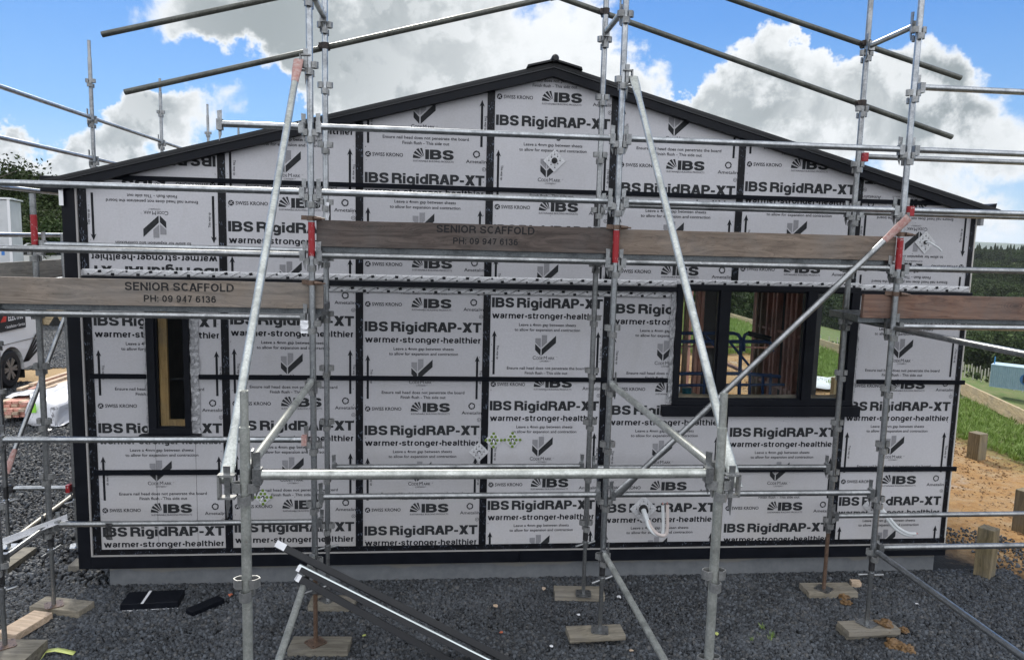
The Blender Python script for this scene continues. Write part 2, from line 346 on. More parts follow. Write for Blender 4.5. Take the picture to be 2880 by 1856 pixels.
# ------------------------------------------------------------------ stroke lettering (heavy grotesque)
def arc(cx, cy, rx, ry, a0, a1, n=12):
    return [(cx+rx*math.cos(R(a0+(a1-a0)*i/n)), cy+ry*math.sin(R(a0+(a1-a0)*i/n))) for i in range(n+1)]
def crom(p, n=6):
    out = []
    for i in range(len(p)-1):
        a, b, c, d = p[max(i-1, 0)], p[i], p[i+1], p[min(i+2, len(p)-1)]
        for k in range(n):
            t = k/n; out.append(tuple(.5*(2*b[j]+(c[j]-a[j])*t+(2*a[j]-5*b[j]+4*c[j]-d[j])*t*t+(3*b[j]-a[j]-3*c[j]+d[j])*t**3) for j in (0, 1)))
    return out + [p[-1]]
S_ = crom([(.97, .74), (.86, .95), (.5, 1), (.13, .93), (.03, .74), (.16, .58), (.5, .5), (.86, .41), (.98, .24), (.86, .05), (.5, 0), (.12, .06), (0, .28)])
O_ = arc(.5, .5, .5, .5, 90, 450, 28)
G = {  # width, [(height class, points, closed, extend)]
 'I': (0, [('c', [(0, 0), (0, 1)], 1)]),
 'l': (0, [('c', [(0, 0), (0, 1)], 1)]),
 'i': (0, [('x', [(0, 0), (0, 1)], 1), ('d', None, 0)]),
 'B': (.74, [('c', [(0, 0), (0, 1)], 1), ('c', [(.1, 1), (.55, 1)]+arc(.55, .765, .38, .235, 80, -80)+[(.55, .53), (.1, .53)], 0), ('c', [(.1, .53), (.55, .53)]+arc(.58, .265, .42, .265, 80, -80)+[(.55, 0), (.1, 0)], 0)]),
 'P': (.68, [('c', [(0, 0), (0, 1)], 1), ('c', [(.1, 1), (.55, 1)]+arc(.58, .72, .42, .28, 80, -80)+[(.55, .44), (.1, .44)], 0)]),
 'R': (.76, [('c', [(0, 0), (0, 1)], 1), ('c', [(.1, 1), (.55, 1)]+arc(.56, .74, .40, .26, 80, -80)+[(.55, .48), (.1, .48)], 0), ('c', [(.5, .47), (.8, .43), (.96, .28), (1, .12), (1, 0)], 1)]),
 'D': (.76, [('c', [(0, 0), (0, 1)], 1), ('c', [(.1, 1), (.45, 1)]+arc(.45, .5, .55, .5, 80, -80)+[(.45, 0), (.1, 0)], 0)]),
 'S': (.72, [('c', S_, 0)]), 's': (.58, [('x', S_, 0)]),
 'A': (.80, [('q', lambda W, w: [(0, 0), (w*1.12, 0), (W/2+w*.5, 1), (W/2-w*.62, 1)], 0), ('q', lambda W, w: [(W, 0), (W-w*1.12, 0), (W/2-w*.5, 1), (W/2+w*.62, 1)], 0), ('q', lambda W, w: [(W*.2, .2), (W*.8, .2), (W*.72, .2+w*.85), (W*.28, .2+w*.85)], 0)]),
 'X': (.78, [('q', lambda W, w: [(0, 0), (w*1.3, 0), (W, 1), (W-w*1.3, 1)], 0), ('q', lambda W, w: [(W, 0), (W-w*1.3, 0), (0, 1), (w*1.3, 1)], 0)]),
 'T': (.70, [('c', [(0, 1), (1, 1)], 1), ('c', [(.5, .95), (.5, 0)], 1)]),
 '-': (.34, [('c', [(0, .36), (1, .36)], 1)]),
 'E': (.62, [('c', [(0, 0), (0, 1)], 1), ('c', [(.1, 1), (1, 1)], 1), ('c', [(.1, .52), (.9, .52)], 1), ('c', [(.1, 0), (1, 0)], 1)]),
 'F': (.58, [('c', [(0, 0), (0, 1)], 1), ('c', [(.1, 1), (1, 1)], 1), ('c', [(.1, .50), (.85, .50)], 1)]),
 'L': (.56, [('c', [(0, 1), (0, 0)], 1), ('c', [(.1, 0), (1, 0)], 1)]),
 'H': (.74, [('c', [(0, 0), (0, 1)], 1), ('c', [(1, 0), (1, 1)], 1), ('c', [(.1, .52), (.9, .52)], 0)]),
 'N': (.76, [('c', [(0, 0), (0, 1)], 1), ('c', [(1, 0), (1, 1)], 1), ('c', [(.02, 1), (.98, 0)], 0)]),
 'O': (.82, [('c', O_, 0)]), 'o': (.66, [('x', O_, 0)]), '0': (.60, [('c', O_, 0)]),
 'C': (.78, [('c', arc(.5, .5, .5, .5, 42, 318, 24), 0)]),
 'K': (.74, [('c', [(0, 0), (0, 1)], 1), ('c', [(.1, .4), (1, 1)], 1), ('c', [(.35, .58), (1, 0)], 1)]),
 '1': (.40, [('c', [(.75, 0), (.75, 1)], 1), ('c', [(.0, .78), (.75, .9)], 0)]),
 '3': (.60, [('c', crom([(.02, .78), (.2, .96), (.5, 1), (.85, .92), (.92, .75), (.8, .58), (.42, .53)]), 0), ('c', crom([(.42, .53), (.85, .46), (1, .27), (.86, .06), (.5, 0), (.15, .06), (0, .25)]), 0)]),
 '4': (.62, [('c', [(.72, 0), (.72, 1)], 1), ('c', [(.72, .95), (0, .26), (1, .26)], 0)]),
 '6': (.60, [('c', arc(.5, .32, .5, .32, 0, 360, 22), 0), ('c', crom([(.95, .80), (.8, .97), (.5, 1), (.15, .85), (.02, .5), (.0, .32)]), 0)]),
 '9': (.60, [('c', arc(.5, .68, .5, .32, 0, 360, 22), 0), ('c', crom([(.05, .20), (.2, .03), (.5, 0), (.85, .15), (.98, .5), (1, .68)]), 0)]),
 '7': (.60, [('c', [(0, 1), (1, 1), (.35, -.05)], 0)]),
 ':': (0, [('p', [.0], 0), ('p', [.56], 0)]),
 'w': (1.02, [('w', (0, .24), 0), ('w', (.5, .24), 0), ('w', (.5, .76), 0), ('w', (1, .76), 0)]),
 'a': (.62, [('x', crom([(.05, .72), (.16, .95), (.5, 1), (.84, .94), (.92, .72), (.92, .3), (.93, .0)]), 0), ('x', crom([(.92, .58), (.6, .55), (.2, .48), (.0, .26), (.14, .04), (.42, .0), (.75, .10), (.92, .35)]), 0)]),
 'r': (.40, [('x', [(0, 0), (0, 1)], 1), ('x', crom([(.02, .5), (.2, .88), (.6, .99), (1, .97)]), 0)]),
 'm': (1.02, [('x', [(0, 0), (0, 1)], 1), ('x', [(0.02, .6)]+arc(.25, .66, .25, .34, 160, 0)+[(.5, 0)], 1), ('x', [(.5, .6)]+arc(.75, .66, .25, .34, 160, 0)+[(1, 0)], 1)]),
 'n': (.64, [('x', [(0, 0), (0, 1)], 1), ('x', [(.02, .6)]+arc(.5, .62, .5, .38, 160, 0)+[(1, 0)], 1)]),
 'h': (.64, [('c', [(0, 0), (0, 1)], 1), ('x', [(.02, .6)]+arc(.5, .62, .5, .38, 160, 0)+[(1, 0)], 1)]),
 'e': (.64, [('x', arc(.5, .5, .5, .5, 2, 318, 22), 0), ('x', [(.06, .47), (.94, .47)], 0)]),
 't': (.46, [('t', crom([(.34, 1.12), (.34, .6), (.34, .25), (.5, .03), (1.2, .0)]), 0), ('x', [(-.25, 1.0), (1.25, 1.0)], 0)]),
 'd': (.66, [('c', [(1, 0), (1, 1)], 1), ('x', arc(.48, .5, .48, .5, 0, 360, 24), 0)]),
 'g': (.66, [('x', arc(.48, .5, .48, .5, 0, 360, 24), 0), ('g', crom([(1, 1), (1, .6), (1, .25), (.9, .06), (.5, 0), (.08, .08)]), 0)]),
 '\u2022': (.30, [('b', None, 0)]),
}
def ribbon(P, w, ext):
    P = [Vector((p[0], p[1])) for p in P]
    P = [p for i, p in enumerate(P) if i == 0 or (p-P[i-1]).length > 1e-5]
    closed = (P[0]-P[-1]).length < 1e-4 and len(P) > 6
    if closed: P = P[:-1]
    n = len(P)
    if ext and not closed:
        P[0] = P[0] + (P[0]-P[1]).normalized()*(w/2); P[-1] = P[-1] + (P[-1]-P[-2]).normalized()*(w/2)
    L, Rr = [], []
    for i in range(n):
        a = P[(i-1) % n] if (closed or i > 0) else None; c = P[(i+1) % n] if (closed or i < n-1) else None
        d1 = (P[i]-a).normalized() if a is not None else (c-P[i]).normalized(); d2 = (c-P[i]).normalized() if c is not None else d1
        t = (d1+d2); t = t.normalized() if t.length > 1e-4 else d1
        nrm = Vector((-t.y, t.x)); k = min(1/max(nrm.dot(Vector((-d1.y, d1.x))), .35), 2.2)
        L.append(P[i]+nrm*(w/2*k)); Rr.append(P[i]-nrm*(w/2*k))
    vs = L+Rr; fs = [(i, (i+1) % n, n+(i+1) % n, n+i) for i in range(n if closed else n-1)]
    return vs, fs
def heavy(text, h, w=.26, xh=.74, width=None, gap=.10, space=.30, center=False):
    """heavy lettering as 2D verts/faces with a stagger layer per stroke; cap height h, baseline at 0"""
    out = []; x = 0.0
    for ci, ch in enumerate(text):
        if ch == ' ': x += space; continue
        if ci and (ch == 'A' or text[ci-1] == 'A' or text[ci-1:ci+1] in ('47', 'XT')): x -= gap*.75
        wd, paths = G[ch]; W = max(wd, w)
        for k, (cl, pts, ext) in enumerate(paths):
            if cl == 'd': vs, fs = ([(x, .835), (x+w, .835), (x+w, 1), (x, 1)], [(0, 1, 2, 3)])
            elif cl == 'b':
                c = [(x+W/2+.145*math.cos(R(a)), .38+.145*math.sin(R(a))) for a in range(0, 360, 20)]; vs, fs = c, [tuple(range(len(c)))]
            elif cl == 'q': c = pts(W, w); vs, fs = [(x+p[0], p[1]) for p in c], [(0, 1, 2, 3)]
            elif cl == 'w':
                t = w*1.05; xt, xb = x+pts[0]*(W-t), x+pts[1]*(W-t); vs, fs = [(xt, xh), (xt+t, xh), (xb+t, 0), (xb, 0)], [(0, 1, 2, 3)]
            elif cl == 'p': b = pts[0]; vs, fs = ([(x, b), (x+w, b), (x+w, b+w), (x, b+w)], [(0, 1, 2, 3)])
            else:
                H0, H1 = {'c': (0, 1), 'x': (0, xh), 't': (0, .95), 'g': (-.28, xh)}[cl]
                ww = w if cl == 'c' and ch.isupper() else w*.93
                P = [(x+w/2+p[0]*(W-w), H0+ww/2+p[1]*(H1-H0-ww)) for p in pts]
                vs, fs = ribbon(P, ww*(1 if cl in 'cxtg' else 1), ext)
            out.append((vs, fs, k))
        x += W+gap
    tot = x-gap; sx = (width/(tot*h)) if width else 1.0
    res = []; off = -tot/2 if center else 0
    for vs, fs, k in out: res.append(([((v[0]+off)*h*sx, v[1]*h) for v in vs], fs, k))
    return res
_fc = {}
def plain(text, size, bold=0.0, width=None, center=True):
    key = (text, bold)
    if key not in _fc:
        c = bpy.data.curves.new('t', 'FONT'); c.body = text; c.size = 1.0; c.offset = bold; c.resolution_u = 3
        o = bpy.data.objects.new('t', c); COL.objects.link(o); dg = bpy.context.evaluated_depsgraph_get(); me = bpy.data.meshes.new_from_object(o.evaluated_get(dg))
        _fc[key] = ([(v.co.x, v.co.y) for v in me.vertices], [tuple(p.vertices) for p in me.polygons])
        bpy.data.objects.remove(o); bpy.data.curves.remove(c); bpy.data.meshes.remove(me)
    vs, fs = _fc[key]; x0 = min(v[0] for v in vs); x1 = max(v[0] for v in vs); s = size/.70
    sx = width/(x1-x0) if width else s
    off = -(x0+x1)/2 if center else -x0
    return [([((v[0]+off)*sx, v[1]*s) for v in vs], fs, 0)]

# ------------------------------------------------------------------ ground and terrain
EDGE = ([-30, -10, 2, 6, 9.2, 15.2, 25, 60, 400], [6.5, 10.5, 13.2, 14.45, 15.4, 15.75, 16.1, 18, 60])
def gz(x, y):
    x = np.asarray(x, float); y = np.asarray(y, float)
    u = x - np.interp(y, *EDGE); de = 17.5+1.8*np.maximum(u, 0)
    z = np.interp(de, [17.5, 18.3, 20, 88, 112, 145, 175, 215, 300, 400, 450, 530, 700, 1200, 4000], [0, -.2, -.4, -13.05, -13.7, -17.5, -18.5, -16, -11.5, -8.5, -3.0, -2.6, -9, -30, -40])
    # raised terrace on the far left
    ter = 1.25*np.clip((y-19.9)/.35, 0, 1)*np.clip((2-x)/4, 0, 1)
    far = np.clip((y-30)/40, 0, 1)*np.clip((6-x)/10, 0, 1)*2.0
    return z+ter+far
def ground():
    rad = np.concatenate([np.linspace(.0, 30, 76), np.geomspace(31, 5000, 90)])[1:]; na = 300
    ang = np.linspace(0, 2*math.pi, na, endpoint=False)
    A, Rd = np.meshgrid(ang, rad); X = 5+Rd*np.sin(A); Y = 2+Rd*np.cos(A); Z = gz(X, Y)
    Z = Z-.034
    rough = np.array([mnoise.noise((a*.9, b*.9, 0))*.035+mnoise.noise((a*3.1, b*3.1, 3))*.012 for a, b in zip(X.ravel(), Y.ravel())]).reshape(X.shape)
    Z = Z+rough*np.clip((X-8.6)/1.0, 0.12, 1.6)*np.clip((Rd-1)/2, 0, 1)
    V = np.stack([X, Y, Z], -1).reshape(-1, 3); nr = len(rad); F = []
    for i in range(nr-1):
        for j in range(na):
            k = (j+1) % na; F.append((i*na+j, i*na+k, (i+1)*na+k, (i+1)*na+j))
    V = np.vstack([V, [[5, 2, -.01]]]); c = len(V)-1
    F += [(c, (j+1) % na, j) for j in range(na)]
    def gm(t, b, m):
        p = t.geom(); x, y, z = t.sep(p); nE = t.noise(p, .7, 5, .65); nF = t.noise(p, 9, 6, .7); nG = t.noise(p, 60, 4, .7); nM = t.noise(p, 2.6, 6, .7)
        vo = t.node('ShaderNodeTexVoronoi'); t.l.new(p, vo.inputs['Vector']); vo.inputs['Scale'].default_value = 38
        grav = t.mix(t.mapr(vo.outputs['Distance'], .0, .9), (.018, .020, .023), (.005, .0055, .006)); grav = t.mix(t.mapr(nM, .45, .7, 0, .6), grav, (.022, .021, .020))
        clay = t.mix(t.mapr(nF, .3, .7), (.27, .135, .042), (.44, .265, .105)); clay = t.mix(t.mapr(nM, .45, .7), clay, (.40, .29, .17)); clay = t.mix(t.mapr(nG, .55, .72, 0, .8), clay, (.10, .052, .02))
        clay = t.mix(t.mapr(t.noise(p, 1.6, 4, .7), .58, .68, 0, .75), clay, (.40, .33, .27))
        grass = t.mix(t.mapr(nF, .35, .65), (.05, .095, .014), (.12, .19, .035)); grass = t.mix(t.mapr(nE, .42, .60, 0, .8), grass, (.17, .165, .065)); grass = t.mix(t.mapr(nG, .5, .7, 0, .6), grass, (.04, .07, .012))
        xe = t.math('MULTIPLY_ADD', t.math('SUBTRACT', nM, .5), 1.3, x)
        gx = t.math('MULTIPLY_ADD', y, -.30, 9.15)                      # gravel gives way to clay
        gx = t.math('MAXIMUM', gx, 8.55)
        f1 = t.math('MULTIPLY', t.mapr(t.math('SUBTRACT', xe, gx), -.2, .35), t.mapr(y, -3.2, -1.2))
        f1 = t.math('MAXIMUM', f1, t.mapr(y, 14, 17))
        c = t.mix(f1, grav, clay)
        left = t.mapr(x, 1.5, -1.0); c = t.mix(t.math('MULTIPLY', left, 1), c, grav)
        yc = t.math('MULTIPLY_ADD', t.math('ADD', x, 5.5), .25, 10.9)
        dir_ = t.math('MULTIPLY', t.mapr(t.math('ABSOLUTE', t.math('SUBTRACT', y, yc)), 1.5, .7), t.math('MULTIPLY', t.mapr(x, -2.0, -3.0), t.mapr(x, -10, -9)))
        c = t.mix(dir_, c, t.mix(t.mapr(nG, .4, .65), (.52, .36, .18), (.28, .19, .10)))
        gb = t.math('MULTIPLY_ADD', y, .05, 12.1)
        f2 = t.math('MULTIPLY', t.mapr(t.math('SUBTRACT', xe, gb), -.3, .5), t.mapr(y, -6.5, -4)); c = t.mix(f2, c, grass)
        edge = t.math('MULTIPLY_ADD', y, .13, 13.5)
        brown = t.math('MULTIPLY', t.math('MULTIPLY', t.mapr(xe, 15.0, 16.4), t.mapr(xe, 24, 19)), t.mapr(y, 16, 11)); c = t.mix(brown, c, t.mix(nF, (.15, .13, .07), (.23, .21, .13)))
        gravr = t.math('MULTIPLY', t.math('MULTIPLY', t.mapr(xe, 20, 23), t.mapr(xe, 36, 32)), t.mapr(y, 48, 40)); c = t.mix(gravr, c, t.mix(nF, (.15, .16, .17), (.25, .26, .27)))
        c = t.mix(t.math('MULTIPLY', left, t.mapr(y, 20.1, 20.4)), c, grass)
        b.inputs['Roughness'].default_value = .95; t.l.new(c, b.inputs['Base Color'])
        t.l.new(t.bump(t.math('ADD', nF, nG), .8, .03), b.inputs['Normal'])
    me = bpy.data.meshes.new('ground'); me.from_pydata(V.tolist(), [], F); me.materials.append(mat('ground_surface', gm))
    me.polygons.foreach_set('use_smooth', [True]*len(me.polygons)); o = bpy.data.objects.new('ground', me); COL.objects.link(o); o['kind'] = 'structure'
    bm = bmesh.new(); bm.from_mesh(me); bmesh.ops.recalc_face_normals(bm, faces=bm.faces)
    if sum(f.normal.z for f in bm.faces) < 0: bmesh.ops.reverse_faces(bm, faces=bm.faces)
    bm.to_mesh(me); bm.free()
ground()

def hills(name, d, zbase, amp, mid, seed, c1, c2, a0=-60, a1=75, depth=.35):
    n = 220; V = []; F = []
    for j, k in enumerate((0, .35, .7, 1.0, 1.5)):
        for i in range(n+1):
            a = R(a0+(a1-a0)*i/n); dd = d*(1+depth*k); prof = (mid+amp*(mnoise.fractal((a*4.0+seed, seed*1.7, 0), 1.0, 2.1, 5)))
            hh = prof*math.sin(min(k, 1)*math.pi/2)**1.1*(1 if k <= 1 else .6)
            V.append((CX+dd*math.sin(a), CY+dd*math.cos(a), zbase+hh+mnoise.noise((a*60, k*9, seed))*amp*.10*min(k, .7)))
    for j in range(4):
        for i in range(n): F.append((j*(n+1)+i, j*(n+1)+i+1, (j+1)*(n+1)+i+1, (j+1)*(n+1)+i))
    def hm(t, b, m):
        p = t.geom(); nn = t.noise(p, .004, 6, .65); t.l.new(t.mix(t.mapr(nn, .42, .58), c1, c2), b.inputs['Base Color']); b.inputs['Roughness'].default_value = 1
    me = bpy.data.meshes.new(name); me.from_pydata(V, [], F); me.materials.append(mat(name+'_cover', hm)); me.polygons.foreach_set('use_smooth', [True]*len(F))
    o = bpy.data.objects.new(name, me); COL.objects.link(o); o['kind'] = 'structure'
hills('near_hills', 2600, -60, 34, 66, 3.1, (.07, .13, .04), (.17, .24, .09))
hills('far_hills', 4600, -60, 70, 118, 8.7, (.03, .055, .03), (.09, .125, .07))

# ------------------------------------------------------------------ the house: printed boards, tapes, battens, windows, roof
house = empty('house', (4.15, 0, 0), 'unfinished gable house wrapped in silver printed boards with black seam tape and black roof edge', 'house')
TX = [-.004, 1.194, 2.416, 3.608, 4.766, 6.015, 7.22, 8.43]
AP = 4.165
def roofz(x, top=4.955): return top - .2665*abs(x-AP)
H1 = (.505, .88, 1.483, 2.892); H2 = (5.444, 7.298, 1.70, 2.93)
ZM = 2.905
def cell_elements(W):
    """one repeat of the printed pattern (x from the left seam, z from the big lettering's baseline) -> (2D verts, faces, layer, material)"""
    E = []; k = W/1.2
    def put(parts, x, z, mi):
        for vs, fs, l in parts: E.append(([(x+v[0]*1.0, z+v[1]) for v in vs], fs, l, mi))
    def poly(pts, mi, l=0): E.append(([tuple(p) for p in pts], [tuple(range(len(pts)))], l, mi))
    def ringp(cx, cz, r0, r1, a0, a1, mi, n=18, l=0):
        o = arc(cx, cz, r1, r1, a0, a1, n); i = arc(cx, cz, r0, r0, a0, a1, n); m = n+1
        E.append((o+i, [(j, j+1, m+j+1, m+j) for j in range(n)], l, mi))
    put(heavy('IBS RigidRAP-XT', .094, .222, .75, 1.105*k, .055, .17), .048*k, 0, 0)
    put(heavy('warmer\u2022stronger\u2022healthier', .0575, .20, .78, 1.10*k, .07, .2), .052*k, -.105, 1)
    put(plain('Leave a 4mm gap between sheets', .0275, .012, .57*k), .605*k, -.175, 1)
    put(plain('to allow for expansion and contraction', .0275, .012, .655*k), .605*k, -.223, 1)
    cx, cz = .590*k, -.46
    def cm(p): return [(cx-.10+x*.2, cz+z*.2) for x, z in p]
    poly(cm([(0, .57), (.27, .31), (.27, 0), (0, .28)]), 0); poly(cm([(.32, 0), (.32, .32), (1, .98), (1, .62)]), 0)
    poly(cm([(0, .64), (0, .85), (.27, .85), (.27, .38)]), 2); poly(cm([(.31, .40), (.31, 1), (.57, 1), (.57, .64)]), 2)
    put(plain('C', .034, .006), cx-.106, -.497, 1); put(plain('ODE', .026, .006, .066), cx-.056, -.497, 1); put(plain('M', .034, 0), cx+.002, -.497, 1); put(plain('ARK', .026, .006, .068), cx+.060, -.497, 1)
    put(plain('TM', .007, 0), cx+.112, -.478, 1)
    put(plain('CM70091*', .015, 0, .105), cx, -.522, 1)
    put(plain('Ensure nail head does not penetrate the board', .0275, .012, .79*k), .605*k, -.595, 1)
    put(plain('Finish flush - This side out', .0275, .012, .43*k), .605*k, -.642, 1)
    # round mark and wording at the left
    sx, sz = .078*k, -.742
    c = arc(sx, sz, .0255, .0255, 0, 360, 24)[:-1]; poly(c, 1)
    for a in ((-.013, -.014, .014, .014), (-.005, .016, .002, .004), (.004, -.003, .014, -.014), (-.017, .004, -.008, -.002)):
        vs, fs = ribbon([(sx+a[0], sz+a[1]), (sx+a[2], sz+a[3])], .0055, False); E.append((vs, fs, 3, 3))
    put(plain('SWISS KRONO', .0315, .016, .28*k), .257*k, -.757, 1)
    # fan and block letters
    fx, fz = .598*k, -.772
    for a0, a1, r0, r1 in ((178, 158, .05, .112), (154, 138, .04, .116), (134, 120, .036, .118), (116, 104, .034, .108)):
        p = [(fx+r0*math.cos(R(a0)), fz+.004+r0*math.sin(R(a0))*.95), (fx+r1*math.cos(R(a0)), fz+.004+r1*math.sin(R(a0))*.95), (fx+r1*1.03*math.cos(R(a1)), fz+r1*1.0*math.sin(R(a1))*.95), (fx+r0*.8*math.cos(R(a1)), fz+r0*.8*math.sin(R(a1))*.9)]
        poly([(min(x, fx-.008), max(fz, z)) for x, z in p], 0)
    put(heavy('IBS', .088, .235, .74, .262, .05, .2), fx+.002, fz, 0)
    put(plain('SUSTAINABLE BUILDING PRODUCTS', .0165, .004, .37), .675*k, -.797, 1)
    for q in range(5): ringp(1.074*k, -.712, .0255, .033, q*72, q*72+64, 1, 7); ringp(1.074*k, -.712, .0205, .026, q*72-40, q*72+22, 1, 7, 1)
    put(plain('Ametalin', .031, .006, .19*k), 1.072*k, -.793, 1)
    ringp(1.146*k, -.847, .0145, .018, 0, 360, 1); put(plain('R', .014, .01), 1.146*k, -.854, 1)
    for ax in (.078*k, 1.118*k):
        poly([(ax-.0105, -.645), (ax+.0105, -.645), (ax+.0105, -.268), (ax-.0105, -.268)], 1)
        poly([(ax, -.222), (ax-.025, -.285), (ax-.0105, -.272), (ax+.0105, -.272), (ax+.025, -.285)], 1, 1)
        for vs, fs, l in plain('This way up', .021, .012, .135): E.append(([(ax+.032+v[1]-.006, -.43-v[0]) for v in vs], fs, l, 1))
    return E
_cells = {}
PER = .998
def print_sheet(name, parent, rects, xa, xb, z0, flip=False, roof=False):
    W = round(xb-xa, 2)
    if W not in _cells: _cells[W] = cell_elements(W)
    V, F, MI = [], [], []
    zlo = min(r[2] for r in rects); zhi = max(r[3] for r in rects)
    for kk in range(-4, 5):
        zb = z0+kk*PER
        if zb+.2 < zlo-1.2 or zb-1.2 > zhi+1.2: continue
        for vs, fs, l, mi in _cells[W]:
            q = [((xb+xa-(xa+v[0])) if flip else xa+v[0], (zb-v[1]) if flip else zb+v[1]) for v in vs]
            x0 = min(p[0] for p in q); x1 = max(p[0] for p in q); y0 = min(p[1] for p in q); y1 = max(p[1] for p in q)
            for r in rects:
                if x1 <= r[0] or x0 >= r[1] or y1 <= r[2] or y0 >= r[3]: continue
                topc = min(roofz(x0), roofz(x1))-.02; ins = x0 >= r[0] and x1 <= r[1] and y0 >= r[2] and y1 <= r[3] and (not roof or y1 < topc)
                yy = -.0014-.00025*l
                if ins:
                    b = len(V); V += [(p[0], yy, p[1]) for p in q]; F += [tuple(b+i for i in f) for f in fs]; MI += [mi]*len(fs)
                    break
                if roof and y0 > max(roofz(x0), roofz(x1), roofz(min(max(AP, x0), x1))): continue
                bm = bmesh.new(); bv = [bm.verts.new((p[0], yy, p[1])) for p in q]
                for f in fs:
                    try: bm.faces.new([bv[i] for i in f])
                    except ValueError: pass
                pl = [((r[0], 0, 0), (-1, 0, 0)), ((r[1], 0, 0), (1, 0, 0)), ((0, 0, r[2]), (0, 0, -1)), ((0, 0, r[3]), (0, 0, 1))]
                if roof: pl += [((AP, 0, 4.93), (-.2665, 0, 1)), ((AP, 0, 4.93), (.2665, 0, 1))]
                for co, no in pl:
                    g = bm.verts[:]+bm.edges[:]+bm.faces[:]
                    if not g: break
                    bmesh.ops.bisect_plane(bm, geom=g, plane_co=co, plane_no=no, clear_outer=True)
                bm.verts.index_update(); b = len(V); V += [tuple(v.co) for v in bm.verts]
                for f in bm.faces: F.append(tuple(b+v.index for v in f.verts)); MI.append(mi)
                bm.free()
    for r in rects:
        for xx in (xa+.056, xb-.056, (xa+xb)/2):
            z = r[2]+.07
            while z < r[3]-.05:
                x_ = xx+rng.uniform(-.006, .006); z_ = z+rng.uniform(-.02, .02)
                if r[0]+.01 < x_ < r[1]-.01 and (not roof or z_ < roofz(x_)-.2):
                    b = len(V); q = rng.uniform(.0032, .0048); V += [(x_+q*math.cos(R(t_)), -.0011, z_+q*math.sin(R(t_))) for t_ in range(0, 360, 60)]; F.append(tuple(range(b, b+6))); MI.append(0 if rng.uniform() < .35 else 2)
                z += .15
    mb = MB(); mb.v = V; mb.f = F; mb.sm = [False]*len(F); mb.mi = MI
    return mb.build(name, [INK, INKD, INKL, INKP], parent, fixn=False)
def sheet(rects, xa, xb, phases, flip=False, roof=False):
    mb = MB()
    for r in rects:
        if roof:
            xs = sorted({r[0], r[1]} | ({AP} if r[0] < AP < r[1] else set()))
            poly = [(xs[0], r[2]), (xs[-1], r[2])]+[(x, roofz(x)-.02) for x in reversed(xs)]
            mb.prism(poly, lambda p, k: (p[0], .014*k, p[1]))
        else: mb.box(r[0], r[1], 0, .014, r[2], r[3])
    o = mb.build('sheathing_panel', SHEET, house)
    for rs, z0 in phases: print_sheet('printing', o, [(r[0], r[1], max(r[2], .34), r[3]) for r in rs], xa, xb, z0, flip, roof)
def lower(c, holes, z0):
    xa, xb = TX[c], TX[c+1]; e0 = -.05 if c == 0 else xa; e1 = 8.462 if c == 6 else xb
    rects = holes(e0, e1); sheet(rects, xa, xb, [(rects, z0)])
full = lambda a, b: [(a, b, .2, ZM-.001)]
lower(0, lambda a, b: [(a, H1[0], .2, ZM-.001), (H1[0], H1[1], .2, H1[2]), (H1[1], b, .2, ZM-.001)], 1.487)
lower(1, full, .516); lower(2, full, 1.468); lower(3, full, 1.713)
lower(4, lambda a, b: [(a, H2[0], .2, ZM-.001), (H2[0], b, .2, H2[2])], 1.673)
lower(5, lambda a, b: [(a, b, .2, H2[2])], 1.451)
lower(6, lambda a, b: [(a, H2[1], .2, H2[2]), (H2[1], b, .2, ZM-.001)], 1.722)
for c, z0, fl in ((0, 3.027, True), (1, 3.361, 0), (2, 3.837, 0), (3, 4.394, 0), (4, 3.82, 0), (5, 3.868, 0), (6, None, True)):
    xa, xb = TX[c], TX[c+1]; e0 = -.05 if c == 0 else xa; e1 = 8.462 if c == 6 else xb; zt = max(roofz(e0), roofz(e1), roofz(min(max(AP, e0), e1)))
    r = [(e0, e1, ZM, zt)]
    if c == 6: sheet(r, xa, xb, [([(e0, e1, 3.26, zt)], 3.072), ([(e0, e1, ZM, 3.258)], 2.449)], True, True)
    else: sheet(r, xa, xb, [(r, z0)], bool(fl), True)
# seam tapes
for i, x in enumerate(TX):
    w = .07 if i not in (0, 7) else (.066 if i == 0 else .05)
    if i == 5: MB().box(x+.005, x+.022, -.0045, -.003, .33, 1.68).build('seam_tape', TAPE, house)
    elif i == 6: MB().box(x-w/2, x+w/2, -.0045, -.003, .33, 1.68).build('seam_tape', TAPE, house)
    else: MB().box(x-w/2-(.009 if i == 0 else 0), x+w/2, -.0045, -.003, .33, 2.835).build('seam_tape', TAPE, house)
    xl = x-w/2-(.009 if i == 0 else 0); poly = [(xl, 2.99), (x+w/2, 2.99), (x+w/2, roofz(x+w/2)-.06), (xl, roofz(xl)-.06)]
    MB().prism(poly, lambda p, k: (p[0], -.0045+.0015*k, p[1])).build('seam_tape', TAPE, house)
MB().box(-.045, 8.462, -.007, -.005, .3125, .366).build('base_tape', TAPE, house)
for x in (.545, .905): MB().box(x-.0012, x+.0012, -.0012, 0, .37, 1.44).build('board_joint', RUBBER, house)
